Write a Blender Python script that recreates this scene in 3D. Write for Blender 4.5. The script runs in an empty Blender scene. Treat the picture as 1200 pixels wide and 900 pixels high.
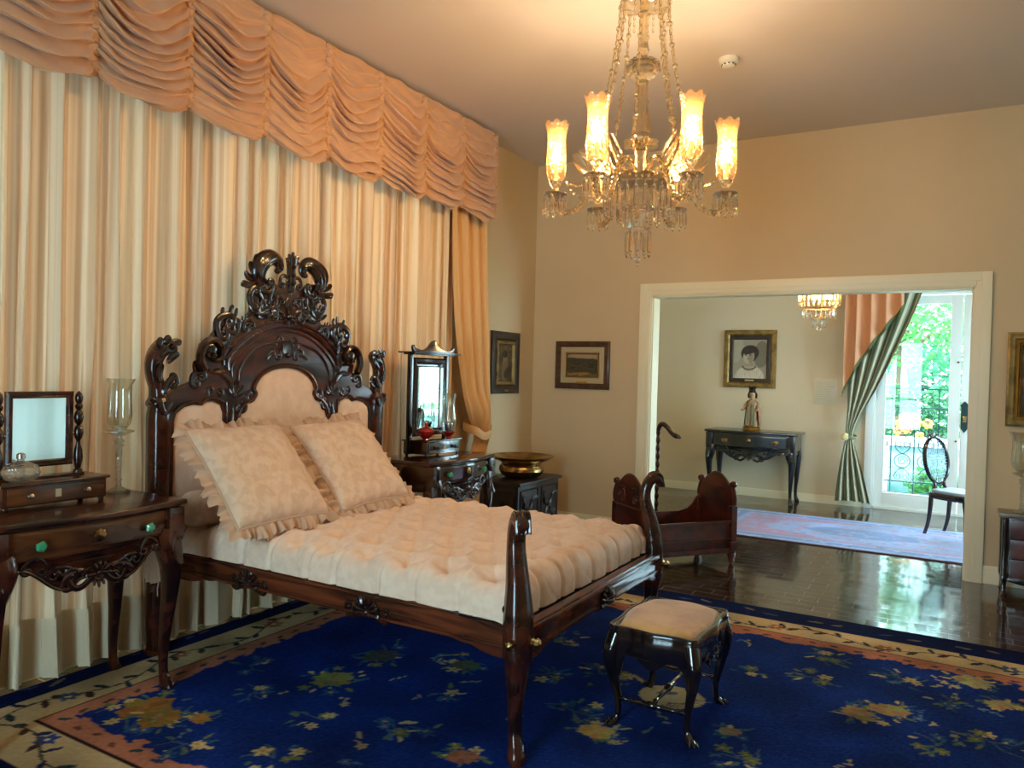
import bpy, bmesh, math, random
import numpy as np
from mathutils import Vector, Matrix

SC = bpy.context.scene
COL = SC.collection
PI = math.pi
TAU = 2 * PI
sin, cos = math.sin, math.cos


# ------------------------------------------------------------------ colour helpers
def lin(c):
    o = []
    for v in c[:3]:
        v = v / 255.0
        o.append(v / 12.92 if v <= 0.04045 else ((v + 0.055) / 1.055) ** 2.4)
    return (o[0], o[1], o[2], 1.0)


# ------------------------------------------------------------------ materials
def new_mat(name):
    m = bpy.data.materials.new(name)
    m.use_nodes = True
    nt = m.node_tree
    b = nt.nodes['Principled BSDF']
    return m, nt, b, nt.nodes['Material Output']


def mat(name, c, rough=0.5, metal=0.0, spec=0.5, coat=0.0, sheen=0.0, emit=None, es=0.0, bump=None, var=None):
    """plain principled; bump=(scale,strength); var=(scale, colour2, lo, hi)"""
    m, nt, b, out = new_mat(name)
    b.inputs['Base Color'].default_value = lin(c)
    b.inputs['Roughness'].default_value = rough
    b.inputs['Metallic'].default_value = metal
    b.inputs['Specular IOR Level'].default_value = spec
    b.inputs['Coat Weight'].default_value = coat
    b.inputs['Sheen Weight'].default_value = sheen
    if emit:
        b.inputs['Emission Color'].default_value = lin(emit)
        b.inputs['Emission Strength'].default_value = es
    tc = nt.nodes.new('ShaderNodeTexCoord')
    if var:
        n = nt.nodes.new('ShaderNodeTexNoise')
        n.inputs['Scale'].default_value = var[0]
        n.inputs['Detail'].default_value = 5
        r = nt.nodes.new('ShaderNodeValToRGB')
        r.color_ramp.elements[0].position = var[2]
        r.color_ramp.elements[1].position = var[3]
        r.color_ramp.elements[0].color = lin(c)
        r.color_ramp.elements[1].color = lin(var[1])
        nt.links.new(tc.outputs['Object'], n.inputs['Vector'])
        nt.links.new(n.outputs['Fac'], r.inputs['Fac'])
        nt.links.new(r.outputs['Color'], b.inputs['Base Color'])
    if bump:
        n = nt.nodes.new('ShaderNodeTexNoise')
        n.inputs['Scale'].default_value = bump[0]
        n.inputs['Detail'].default_value = 4
        bp = nt.nodes.new('ShaderNodeBump')
        bp.inputs['Strength'].default_value = bump[1]
        bp.inputs['Distance'].default_value = 0.01
        nt.links.new(tc.outputs['Object'], n.inputs['Vector'])
        nt.links.new(n.outputs['Fac'], bp.inputs['Height'])
        nt.links.new(bp.outputs['Normal'], b.inputs['Normal'])
    return m


def wood(name, c1, c2, rough=0.25, axis=(1, 1, 1), scale=6.0, coat=0.3):
    m, nt, b, out = new_mat(name)
    tc = nt.nodes.new('ShaderNodeTexCoord')
    mp = nt.nodes.new('ShaderNodeMapping')
    mp.inputs['Scale'].default_value = axis
    n = nt.nodes.new('ShaderNodeTexNoise')
    n.inputs['Scale'].default_value = scale
    n.inputs['Detail'].default_value = 6
    n.inputs['Distortion'].default_value = 1.2
    r = nt.nodes.new('ShaderNodeValToRGB')
    r.color_ramp.elements[0].position = 0.35
    r.color_ramp.elements[1].position = 0.68
    r.color_ramp.elements[0].color = lin(c1)
    r.color_ramp.elements[1].color = lin(c2)
    nt.links.new(tc.outputs['Object'], mp.inputs['Vector'])
    nt.links.new(mp.outputs['Vector'], n.inputs['Vector'])
    nt.links.new(n.outputs['Fac'], r.inputs['Fac'])
    nt.links.new(r.outputs['Color'], b.inputs['Base Color'])
    b.inputs['Roughness'].default_value = rough
    b.inputs['Coat Weight'].default_value = coat
    b.inputs['Coat Roughness'].default_value = 0.12
    return m


def cloth(name, c, transl=0.25, rough=0.8, weave_or_shade=None, sheen=0.2, bump=None, tcol=None):
    """diffuse cloth with some light through it; weave=(axis scale vector, scale, colour2)"""
    m, nt, b, out = new_mat(name)
    b.inputs['Base Color'].default_value = lin(c)
    b.inputs['Roughness'].default_value = rough
    b.inputs['Sheen Weight'].default_value = sheen
    b.inputs['Specular IOR Level'].default_value = 0.25
    tr = nt.nodes.new('ShaderNodeBsdfTranslucent')
    tr.inputs['Color'].default_value = lin(tcol or c)
    mx = nt.nodes.new('ShaderNodeMixShader')
    mx.inputs['Fac'].default_value = transl
    tc = nt.nodes.new('ShaderNodeTexCoord')
    if weave_or_shade:
        mp = nt.nodes.new('ShaderNodeMapping')
        mp.inputs['Scale'].default_value = weave_or_shade[0]
        n = nt.nodes.new('ShaderNodeTexNoise')
        n.inputs['Scale'].default_value = weave_or_shade[1]
        n.inputs['Detail'].default_value = 3
        r = nt.nodes.new('ShaderNodeValToRGB')
        r.color_ramp.elements[0].position = 0.42
        r.color_ramp.elements[1].position = 0.58
        r.color_ramp.elements[0].color = lin(c)
        r.color_ramp.elements[1].color = lin(weave_or_shade[2])
        nt.links.new(tc.outputs['Object'], mp.inputs['Vector'])
        nt.links.new(mp.outputs['Vector'], n.inputs['Vector'])
        nt.links.new(n.outputs['Fac'], r.inputs['Fac'])
        nt.links.new(r.outputs['Color'], b.inputs['Base Color'])
        nt.links.new(r.outputs['Color'], tr.inputs['Color'])
    if bump:
        n2 = nt.nodes.new('ShaderNodeTexNoise')
        n2.inputs['Scale'].default_value = bump[0]
        n2.inputs['Detail'].default_value = 3
        bp = nt.nodes.new('ShaderNodeBump')
        bp.inputs['Strength'].default_value = bump[1]
        bp.inputs['Distance'].default_value = 0.01
        nt.links.new(tc.outputs['Object'], n2.inputs['Vector'])
        nt.links.new(n2.outputs['Fac'], bp.inputs['Height'])
        nt.links.new(bp.outputs['Normal'], b.inputs['Normal'])
    nt.links.new(b.outputs[0], mx.inputs[1])
    nt.links.new(tr.outputs[0], mx.inputs[2])
    nt.links.new(mx.outputs[0], out.inputs['Surface'])
    return m


def thin_glass(name, tint=(255, 255, 255), base=0.06, rough=0.03, transl=0.0, tcol=(255, 255, 255), bump=None):
    """pane / blown glass: light passes straight, sheen grows at grazing angles"""
    m, nt, b, out = new_mat(name)
    nt.nodes.remove(b)
    t = nt.nodes.new('ShaderNodeBsdfTransparent')
    t.inputs['Color'].default_value = lin(tint)
    g = nt.nodes.new('ShaderNodeBsdfGlossy')
    g.inputs['Roughness'].default_value = rough
    lw = nt.nodes.new('ShaderNodeLayerWeight')
    lw.inputs['Blend'].default_value = 0.35
    mr = nt.nodes.new('ShaderNodeMapRange')
    mr.inputs['To Min'].default_value = base
    mr.inputs['To Max'].default_value = 0.75
    nt.links.new(lw.outputs['Facing'], mr.inputs['Value'])
    mx = nt.nodes.new('ShaderNodeMixShader')
    nt.links.new(mr.outputs['Result'], mx.inputs['Fac'])
    src = t
    if transl > 0:
        tl = nt.nodes.new('ShaderNodeBsdfTranslucent')
        tl.inputs['Color'].default_value = lin(tcol)
        m2 = nt.nodes.new('ShaderNodeMixShader')
        m2.inputs['Fac'].default_value = transl
        nt.links.new(t.outputs[0], m2.inputs[1])
        nt.links.new(tl.outputs[0], m2.inputs[2])
        src = m2
    if bump:
        tc = nt.nodes.new('ShaderNodeTexCoord')
        n2 = nt.nodes.new('ShaderNodeTexVoronoi')
        n2.inputs['Scale'].default_value = bump[0]
        bp = nt.nodes.new('ShaderNodeBump')
        bp.inputs['Strength'].default_value = bump[1]
        bp.inputs['Distance'].default_value = 0.01
        nt.links.new(tc.outputs['Object'], n2.inputs['Vector'])
        nt.links.new(n2.outputs['Distance'], bp.inputs['Height'])
        nt.links.new(bp.outputs['Normal'], g.inputs['Normal'])
    nt.links.new(src.outputs[0], mx.inputs[1])
    nt.links.new(g.outputs[0], mx.inputs[2])
    nt.links.new(mx.outputs[0], out.inputs['Surface'])
    return m


def crystal(name, tint=(255, 250, 240), clear=0.35, rough=0.02):
    m, nt, b, out = new_mat(name)
    nt.nodes.remove(b)
    g = nt.nodes.new('ShaderNodeBsdfGlass')
    g.inputs['Color'].default_value = lin(tint)
    g.inputs['Roughness'].default_value = rough
    g.inputs['IOR'].default_value = 1.5
    t = nt.nodes.new('ShaderNodeBsdfTransparent')
    t.inputs['Color'].default_value = lin(tint)
    mx = nt.nodes.new('ShaderNodeMixShader')
    mx.inputs['Fac'].default_value = clear
    nt.links.new(g.outputs[0], mx.inputs[1])
    nt.links.new(t.outputs[0], mx.inputs[2])
    nt.links.new(mx.outputs[0], out.inputs['Surface'])
    return m


def painted(name, attr='paint', rough=0.85, bump=None, sheen=0.0, spec=0.3):
    m, nt, b, out = new_mat(name)
    a = nt.nodes.new('ShaderNodeAttribute')
    a.attribute_name = attr
    nt.links.new(a.outputs['Color'], b.inputs['Base Color'])
    b.inputs['Roughness'].default_value = rough
    b.inputs['Sheen Weight'].default_value = sheen
    b.inputs['Specular IOR Level'].default_value = spec
    if bump:
        tc = nt.nodes.new('ShaderNodeTexCoord')
        n2 = nt.nodes.new('ShaderNodeTexNoise')
        n2.inputs['Scale'].default_value = bump[0]
        bp = nt.nodes.new('ShaderNodeBump')
        bp.inputs['Strength'].default_value = bump[1]
        bp.inputs['Distance'].default_value = 0.01
        nt.links.new(tc.outputs['Object'], n2.inputs['Vector'])
        nt.links.new(n2.outputs['Fac'], bp.inputs['Height'])
        nt.links.new(bp.outputs['Normal'], b.inputs['Normal'])
    return m


# ------------------------------------------------------------------ geometry helpers
def cr(pts, per=6, closed=False):
    """Catmull-Rom through tuples of any length"""
    P = [tuple(p) for p in pts]
    n = len(P)
    out = []
    rng = range(n) if closed else range(n - 1)
    for i in rng:
        if closed:
            a, b, c, d = P[(i - 1) % n], P[i], P[(i + 1) % n], P[(i + 2) % n]
        else:
            a, b, c, d = P[max(i - 1, 0)], P[i], P[i + 1], P[min(i + 2, n - 1)]
        for k in range(per):
            t = k / per
            out.append(tuple(0.5 * (2 * b[j] + (c[j] - a[j]) * t + (2 * a[j] - 5 * b[j] + 4 * c[j] - d[j]) * t * t
                                    + (3 * b[j] - a[j] - 3 * c[j] + d[j]) * t ** 3) for j in range(len(b))))
    if not closed:
        out.append(P[-1])
    return out


class MB:
    def __init__(self):
        self.v = []
        self.f = []

    def add(self, verts, faces):
        o = len(self.v)
        self.v.extend([tuple(p) for p in verts])
        self.f.extend([tuple(i + o for i in f) for f in faces])
        return self

    def box(self, x0, x1, y0, y1, z0, z1, bevel=0.0, rot=0.0, about=None):
        bm = bmesh.new()
        bmesh.ops.create_cube(bm, size=1.0)
        bmesh.ops.scale(bm, vec=(abs(x1 - x0), abs(y1 - y0), abs(z1 - z0)), verts=bm.verts)
        if bevel > 0:
            bmesh.ops.bevel(bm, geom=bm.edges[:], offset=bevel, segments=2, affect='EDGES', profile=0.7)
        bm.verts.index_update()
        c = Vector(((x0 + x1) / 2, (y0 + y1) / 2, (z0 + z1) / 2))
        R = Matrix.Rotation(rot, 3, 'Z')
        vs = [R @ v.co + c for v in bm.verts]
        fs = [[v.index for v in f.verts] for f in bm.faces]
        bm.free()
        return self.add(vs, fs)

    def tube(self, pts, rad, n=8, ref=None, sq=2.0, cap=True, closed=False):
        P = [Vector(p[:3]) for p in pts]
        m = len(P)
        if not hasattr(rad, '__len__'):
            rad = [rad] * m
        T = []
        for i in range(m):
            if closed:
                t = P[(i + 1) % m] - P[i - 1]
            else:
                t = P[min(i + 1, m - 1)] - P[max(i - 1, 0)]
            if t.length < 1e-9:
                t = Vector((0, 0, 1))
            T.append(t.normalized())
        N = []
        if ref is not None:
            B0 = Vector(ref).normalized()
            for t in T:
                x = t.cross(B0)
                if x.length < 1e-6:
                    x = N[-1][0] if N else Vector((1, 0, 0))
                x.normalize()
                N.append((x, x.cross(t).normalized()))
        else:
            a = Vector((0, 0, 1)) if abs(T[0].z) < 0.9 else Vector((1, 0, 0))
            x = T[0].cross(a).normalized()
            for t in T:
                x = (x - t * x.dot(t))
                if x.length < 1e-6:
                    x = t.cross(Vector((0.3, 0.5, 0.8)))
                x.normalize()
                N.append((x.copy(), t.cross(x).normalized()))
        vs = []
        for i in range(m):
            r = rad[i]
            a, b = r if hasattr(r, '__len__') else (r, r)
            for k in range(n):
                th = TAU * k / n
                cx, sy = cos(th), sin(th)
                if sq != 2.0:
                    cx = math.copysign(abs(cx) ** (2 / sq), cx)
                    sy = math.copysign(abs(sy) ** (2 / sq), sy)
                vs.append(P[i] + N[i][0] * (a * cx) + N[i][1] * (b * sy))
        fs = []
        for i in range(m if closed else m - 1):
            j = (i + 1) % m
            for k in range(n):
                l = (k + 1) % n
                fs.append((i * n + k, i * n + l, j * n + l, j * n + k))
        if cap and not closed:
            fs.append(tuple(reversed(range(n))))
            fs.append(tuple((m - 1) * n + k for k in range(n)))
        return self.add(vs, fs)

    def ctube(self, pts, per=6, n=8, **kw):
        """pts (x,y,z,r) or (x,y,z,a,b) splined"""
        q = cr(pts, per)
        rad = [(p[3], p[4]) if len(p) > 4 else p[3] for p in q]
        return self.tube([p[:3] for p in q], rad, n, **kw)

    def lathe(self, prof, n=20, c=(0, 0, 0), fn=None, axis='z', cap=True):
        """prof: list of (r, z); fn(theta, i) -> radius factor"""
        vs, fs = [], []
        m = len(prof)
        for i, (r, z) in enumerate(prof):
            for k in range(n):
                th = TAU * k / n
                dz = 0.0
                rr = r
                if fn:
                    q = fn(th, i)
                    rr = r * (q[0] if isinstance(q, tuple) else q)
                    dz = q[1] if isinstance(q, tuple) else 0.0
                if axis == 'z':
                    vs.append((c[0] + rr * cos(th), c[1] + rr * sin(th), c[2] + z + dz))
                elif axis == 'x':
                    vs.append((c[0] + z + dz, c[1] + rr * cos(th), c[2] + rr * sin(th)))
                else:
                    vs.append((c[0] + rr * sin(th), c[1] + z + dz, c[2] + rr * cos(th)))
        for i in range(m - 1):
            for k in range(n):
                l = (k + 1) % n
                fs.append((i * n + k, i * n + l, (i + 1) * n + l, (i + 1) * n + k))
        if cap:
            if prof[0][0] > 1e-5:
                fs.append(tuple(reversed(range(n))))
            if prof[-1][0] > 1e-5:
                fs.append(tuple((m - 1) * n + k for k in range(n)))
        return self.add(vs, fs)

    def ball(self, c, r, n=10, m=6):
        s = r if hasattr(r, '__len__') else (r, r, r)
        vs, fs = [], []
        for i in range(m + 1):
            ph = PI * i / m
            rr = max(sin(ph), 0.001)
            for k in range(n):
                th = TAU * k / n
                vs.append((c[0] + s[0] * rr * cos(th), c[1] + s[1] * rr * sin(th), c[2] + s[2] * cos(ph)))
        for i in range(m):
            for k in range(n):
                l = (k + 1) % n
                fs.append((i * n + k, (i + 1) * n + k, (i + 1) * n + l, i * n + l))
        return self.add(vs, fs)

    def grid(self, fn, nu, nv, wu=False, wv=False):
        vs = [fn(i / (nu if wu else nu - 1), j / (nv if wv else nv - 1)) for i in range(nu) for j in range(nv)]
        fs = []
        for i in range(nu if wu else nu - 1):
            for j in range(nv if wv else nv - 1):
                a, b = (i + 1) % nu, (j + 1) % nv
                fs.append((i * nv + j, a * nv + j, a * nv + b, i * nv + b))
        return self.add(vs, fs)

    def plate(self, loops, d0, d1, bevel=0.0, M=None, res=2):
        """flat outline(s) in (a,b) with holes, between depths d0..d1, mapped by M(a,b,d)"""
        cu = bpy.data.curves.new('tmp', 'CURVE')
        cu.dimensions = '2D'
        cu.fill_mode = 'BOTH'
        for L in loops:
            s = cu.splines.new('POLY')
            s.points.add(len(L) - 1)
            for p, q in zip(s.points, L):
                p.co = (q[0], q[1], 0, 1)
            s.use_cyclic_u = True
        cu.extrude = max((d1 - d0) / 2 - bevel, 0.0001)
        cu.bevel_depth = bevel
        cu.bevel_resolution = res
        cu.offset = -bevel
        ob = bpy.data.objects.new('tmp', cu)
        COL.objects.link(ob)
        dg = bpy.context.evaluated_depsgraph_get()
        me = bpy.data.meshes.new_from_object(ob.evaluated_get(dg))
        mid = (d0 + d1) / 2
        M = M or (lambda a, b, d: (a, b, d))
        vs = [M(v.co.x, v.co.y, v.co.z + mid) for v in me.vertices]
        fs = [tuple(p.vertices) for p in me.polygons]
        COL.objects.unlink(ob)
        bpy.data.objects.remove(ob)
        bpy.data.curves.remove(cu)
        bpy.data.meshes.remove(me)
        return self.add(vs, fs)

    def xf(self, M, start=0):
        for i in range(start, len(self.v)):
            p = M @ Vector(self.v[i])
            self.v[i] = (p.x, p.y, p.z)
        return self

    def build(self, name, m, parent=None, sharp=40, fixn=True, smooth=True):
        me = bpy.data.meshes.new(name)
        me.from_pydata(self.v, [], self.f)
        if fixn:
            bm = bmesh.new()
            bm.from_mesh(me)
            bmesh.ops.remove_doubles(bm, verts=bm.verts, dist=1e-5)
            bmesh.ops.recalc_face_normals(bm, faces=bm.faces)
            bm.to_mesh(me)
            bm.free()
        if smooth:
            me.polygons.foreach_set('use_smooth', [True] * len(me.polygons))
            if sharp:
                me.set_sharp_from_angle(angle=math.radians(sharp))
        me.materials.append(m)
        o = bpy.data.objects.new(name, me)
        COL.objects.link(o)
        if parent:
            o.parent = parent
        return o


def YZ(x=0.0, s=1.0):
    """outline (a,b) seen from +x : a->y, b->z, depth->x"""
    return lambda a, b, d: (x + s * d, a, b)


def XZ(y=0.0, s=-1.0):
    """outline seen from -y : a->x, b->z, depth-> -y"""
    return lambda a, b, d: (a, y + s * d, b)


def tag(o, label=None, cat=None, group=None, kind=None):
    if label:
        o['label'] = label
    if cat:
        o['category'] = cat
    if group:
        o['group'] = group
    if kind:
        o['kind'] = kind
    return o


def thing(name, label, cat, loc=(0, 0, 0), rz=0.0, group=None):
    o = bpy.data.objects.new(name, None)
    o.empty_display_size = 0.1
    COL.objects.link(o)
    o.location = loc
    o.rotation_euler = (0, 0, rz)
    return tag(o, label, cat, group)


def copy_tree(o, parent=None):
    c = o.copy()
    COL.objects.link(c)
    if parent:
        c.parent = parent
    for ch in list(o.children):
        copy_tree(ch, c)
    return c


def struct(name, mb, m, **kw):
    return tag(mb.build(name, m, **kw), kind='structure')


# ---- carving vocabulary: everything in a plane mapped by M(a,b,depth)
def spiral(c, r, a0, turns, sgn=1, n=18, shrink=0.25):
    out = []
    for i in range(n + 1):
        t = i / n
        rr = r * (1 - t * (1 - shrink))
        a = a0 + sgn * TAU * turns * t
        out.append((c[0] + rr * cos(a), c[1] + rr * sin(a)))
    return out


def cscroll(mb, M, p, q, bulge, r, curl=0.35, turns=0.9, d=0.0, n=8, flat=0.7):
    """C-scroll from p to q bowed to one side, both ends curled"""
    p, q = Vector(p), Vector(q)
    ch = q - p
    L = ch.length
    nrm = Vector((-ch.y, ch.x)).normalized()
    pts = []
    for i in range(9):
        t = i / 8
        s = 4 * t * (1 - t)
        pts.append(p + ch * t + nrm * (bulge * L * s))
    cr_ = curl * L * 0.5
    sgn = -1 if bulge > 0 else 1

    def curlend(end, prev):
        tdir = (end - prev).normalized()
        side = Vector((-tdir.y, tdir.x)) * sgn
        c = end + side * cr_
        a0 = math.atan2(end.y - c.y, end.x - c.x)
        return [Vector(x) for x in spiral(c, cr_, a0, turns, sgn, 12, 0.3)][1:]
    tail = curlend(pts[-1], pts[-2])
    sgn = -sgn
    head = curlend(pts[0], pts[1])
    path = list(reversed(head)) + pts + tail
    m = len(path)
    rad = []
    for i in range(m):
        t = i / (m - 1)
        k = 0.55 + 0.45 * sin(PI * t)
        rad.append((r * k, r * flat * k))
    P = [M(v.x, v.y, d) for v in path]
    ref = Vector(M(0, 0, 1)) - Vector(M(0, 0, 0))
    mb.tube(P, rad, n, ref=ref)
    for e in (path[0], path[-1]):
        w = M(e.x, e.y, d)
        mb.ball(w, r * 0.8, 8, 5)


def leafc(mb, M, base, ang, L, w, curl=0.0, d=0.0, lift=0.3, n=6):
    """carved leaf: tapered flattened tongue, tip curling to one side and lifting off the ground"""
    pts, rad = [], []
    x, y, a = base[0], base[1], ang
    steps = 8
    for i in range(steps + 1):
        t = i / steps
        pts.append(M(x, y, d + lift * L * (t ** 2) * 0.5))
        rad.append((w * (0.35 + 1.3 * t ** 0.6 * (1 - t) ** 0.55 + 0.02), w * 0.45 * (1.05 - t)))
        a += curl / steps
        x += cos(a) * L / steps
        y += sin(a) * L / steps
    ref = Vector(M(0, 0, 1)) - Vector(M(0, 0, 0))
    mb.tube(pts, rad, n, ref=ref)


def spray(mb, M, c, R, n, a0, spread, w=None, d=0.0, seed=0, curl=0.8):
    rg = random.Random(seed)
    for k in range(n):
        t = (k / (n - 1) - 0.5) if n > 1 else 0
        a = a0 + spread * t
        leafc(mb, M, c, a, R * (1 - 0.35 * abs(t) + rg.uniform(-0.08, 0.08)), w or R * 0.16, curl=-curl * t * 2, d=d)
    mb.ball(M(c[0], c[1], d + R * 0.08), R * 0.16, 8, 5)


def shell(mb, M, c, R, n=7, a0=PI / 2, spread=3.6, d=0.0):
    """ribbed scallop shell with a rolled lip"""
    for k in range(n):
        a = a0 + spread * (k / (n - 1) - 0.5)
        pts, rad = [], []
        for i in range(6):
            t = i / 5
            rr = R * (0.15 + 0.85 * t)
            pts.append(M(c[0] + rr * cos(a), c[1] + rr * sin(a), d + R * 0.28 * sin(PI * t * 0.8)))
            rad.append(R * (0.05 + 0.13 * t))
        mb.tube(pts, rad, 6)
    mb.ball(M(c[0], c[1], d + R * 0.1), R * 0.22, 8, 5)

# ================================================================== MATERIALS
M_wall = mat('cream_plaster', (211, 187, 148), rough=0.7, bump=(60, 0.03), var=(1.2, (206, 181, 142), 0.35, 0.7))
M_wall2 = mat('far_room_plaster', (216, 202, 170), rough=0.75, bump=(60, 0.03))
M_ceil = mat('ceiling_paint', (216, 202, 188), rough=0.85)
M_trim = mat('cream_gloss_paint', (236, 226, 192), rough=0.4, bump=(25, 0.02))
M_white = mat('white_gloss_paint', (228, 232, 226), rough=0.3)
M_rose = wood('rosewood', (30, 13, 9), (84, 37, 20), rough=0.22, axis=(1, 0.35, 1), scale=9)
M_roseH = wood('rosewood_headboard', (30, 13, 9), (86, 38, 21), rough=0.34, axis=(1, 0.35, 1), scale=9, coat=0.12)
M_roseX = wood('rosewood_rails', (44, 19, 11), (118, 56, 30), rough=0.24, axis=(0.25, 1, 2.5), scale=8)
M_carve = wood('carved_rosewood', (24, 11, 8), (54, 26, 15), rough=0.2, scale=14, coat=0.5)
M_dark = wood('dark_lacquered_wood', (18, 12, 11), (38, 24, 20), rough=0.18, scale=10, coat=0.6)
M_ebony = wood('ebonised_stool_wood', (16, 12, 12), (34, 23, 20), rough=0.12, scale=10, coat=1.0)
M_gloss = wood('polished_dark_rosewood', (26, 13, 10), (58, 30, 20), rough=0.12, scale=10, coat=1.0)
M_blackblue = wood('ebonised_wood', (14, 18, 20), (26, 32, 34), rough=0.25, scale=10, coat=0.5)
M_cradle = wood('mahogany', (44, 16, 11), (96, 38, 24), rough=0.3, axis=(1, 0.4, 1), scale=9)
M_chest = wood('old_chest_wood', (22, 13, 9), (46, 28, 18), rough=0.45, scale=12, coat=0.1)
M_tabletop = wood('walnut_drawer_front', (50, 26, 14), (112, 64, 32), rough=0.2, axis=(1, 0.2, 1.4), scale=9)
M_pict = wood('walnut_picture_frame', (58, 34, 18), (92, 58, 32), rough=0.4, scale=12, coat=0.1)
M_pictd = wood('dark_picture_frame', (34, 22, 12), (58, 38, 22), rough=0.4, scale=12, coat=0.1)
M_gold = mat('gilt', (176, 136, 62), rough=0.35, metal=0.85, bump=(80, 0.3))
M_oldgold = mat('worn_gilt', (150, 122, 66), rough=0.42, metal=0.6, bump=(50, 0.4), var=(14, (104, 78, 36), 0.4, 0.7))
M_brass = mat('aged_brass', (186, 154, 100), rough=0.25, metal=1.0, bump=(40, 0.25), var=(9, (130, 98, 58), 0.4, 0.7))
M_silver = mat('tarnished_silver', (190, 190, 180), rough=0.25, metal=1.0)
M_iron = mat('wrought_iron', (24, 58, 60), rough=0.5, metal=0.3)
M_mirror = mat('mirror_glass', (222, 232, 230), rough=0.02, metal=1.0)
M_green = mat('green_glass_knob', (52, 150, 104), rough=0.08, coat=1.0)
M_red = mat('ruby_glass', (150, 22, 20), rough=0.08, coat=1.0)
M_ivory = mat('ivory_candle', (236, 220, 186), rough=0.5)
M_plastic = mat('white_plastic', (226, 222, 210), rough=0.45)
M_blackp = mat('dark_slot', (20, 20, 20), rough=0.6)
M_linen = mat('linen_mount', (184, 166, 128), rough=0.9, bump=(300, 0.2))
M_sheer = cloth('peach_sheer_curtain', (246, 222, 186), transl=0.014, weave_or_shade=((0.4, 6.0, 0.01), 4.5, (222, 182, 140)), rough=0.75)  # tan bands put fold shade and layering into the cloth colour
M_hem = cloth('curtain_hem', (234, 212, 176), transl=0.1, rough=0.8)
M_val = cloth('dusty_peach_satin', (214, 166, 126), transl=0.0, rough=0.5, sheen=0.4, bump=(70, 0.15))
M_drape = cloth('apricot_velvet', (232, 182, 122), transl=0.08, rough=0.6, sheen=0.5, bump=(30, 0.1))
M_matt = cloth('blush_silk', (246, 216, 188), transl=0.0, rough=0.5, sheen=0.35, weave_or_shade=((1, 1, 1), 26, (240, 206, 176)), bump=(45, 0.12))
M_pillow = cloth('blush_damask', (236, 204, 172), transl=0.0, rough=0.5, sheen=0.3, weave_or_shade=((1, 1, 1), 22, (224, 188, 154)))
M_panel = cloth('blush_damask_panel', (244, 210, 180), transl=0.0, rough=0.6, sheen=0.3, weave_or_shade=((1, 1, 1), 15, (236, 200, 168)))
M_ruffle = cloth('blush_frill', (216, 180, 148), transl=0.1, rough=0.6, sheen=0.3)
M_velvet = cloth('tan_velvet', (214, 170, 108), transl=0.0, rough=0.6, sheen=0.5, weave_or_shade=((1, 1, 1), 6, (190, 142, 84)))
M_seatblue = cloth('pale_satin_seat', (150, 170, 190), transl=0.0, rough=0.3, sheen=0.3)
M_tint = thin_glass('clear_blown_glass', (250, 252, 248), base=0.05)
M_pane = thin_glass('window_pane', (240, 250, 248), base=0.03, rough=0.0)
M_shade = thin_glass('etched_amber_glass', (255, 240, 214), base=0.05, rough=0.15, transl=0.075, tcol=(255, 180, 96), bump=(60, 0.5))
M_cry = crystal('cut_crystal', (255, 253, 250), clear=0.2)
M_crya = crystal('cut_crystal_warm', (255, 250, 238), clear=0.25)
M_cut = thin_glass('cut_glass', (248, 250, 244), base=0.16, rough=0.08, transl=0.28, tcol=(240, 240, 226), bump=(70, 0.6))
M_bulb = mat('lit_bulb', (255, 220, 160), emit=(255, 214, 140), es=90)
M_bulbs = mat('lit_small_bulb', (255, 200, 130), emit=(255, 190, 110), es=30)
M_pewter = mat('gilt_metal_chandelier', (190, 160, 110), rough=0.3, metal=0.9)

# floor : dark polished wood blocks
M_floor, nt, b, out = new_mat('dark_block_parquet')
tc = nt.nodes.new('ShaderNodeTexCoord')
mp = nt.nodes.new('ShaderNodeMapping')
mp.inputs['Rotation'].default_value = (0, 0, 0)
br = nt.nodes.new('ShaderNodeTexBrick')
br.inputs['Scale'].default_value = 1.0
br.inputs['Brick Width'].default_value = 0.22
br.inputs['Row Height'].default_value = 0.11
br.inputs['Mortar Size'].default_value = 0.0042
br.inputs['Mortar Smooth'].default_value = 0.2
br.inputs['Bias'].default_value = -0.2
br.inputs['Color1'].default_value = lin((50, 31, 20))
br.inputs['Color2'].default_value = lin((76, 50, 33))
br.inputs['Mortar'].default_value = lin((140, 124, 102))  # pale joints put glints of reflected light into the colour
nz = nt.nodes.new('ShaderNodeTexNoise')
nz.inputs['Scale'].default_value = 3.0
nz.inputs['Detail'].default_value = 5
mixc = nt.nodes.new('ShaderNodeMixRGB')
mixc.blend_type = 'MULTIPLY'
mixc.inputs['Fac'].default_value = 0.6
nt.links.new(tc.outputs['Object'], mp.inputs['Vector'])
nt.links.new(mp.outputs['Vector'], br.inputs['Vector'])
nt.links.new(tc.outputs['Object'], nz.inputs['Vector'])
nt.links.new(br.outputs['Color'], mixc.inputs['Color1'])
nt.links.new(nz.outputs['Color'], mixc.inputs['Color2'])
nt.links.new(mixc.outputs['Color'], b.inputs['Base Color'])
rr = nt.nodes.new('ShaderNodeMapRange')
rr.inputs['To Min'].default_value = 0.06
rr.inputs['To Max'].default_value = 0.16
nt.links.new(nz.outputs['Fac'], rr.inputs['Value'])
nt.links.new(rr.outputs['Result'], b.inputs['Roughness'])
b.inputs['Specular IOR Level'].default_value = 0.42
b.inputs['Coat Weight'].default_value = 0.3
b.inputs['Coat Roughness'].default_value = 0.08
bp = nt.nodes.new('ShaderNodeBump')
bp.inputs['Strength'].default_value = 0.9
bp.inputs['Distance'].default_value = 0.006
inv = nt.nodes.new('ShaderNodeMath')
inv.operation = 'SUBTRACT'
inv.inputs[0].default_value = 1.0
nt.links.new(br.outputs['Fac'], inv.inputs[1])
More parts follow.
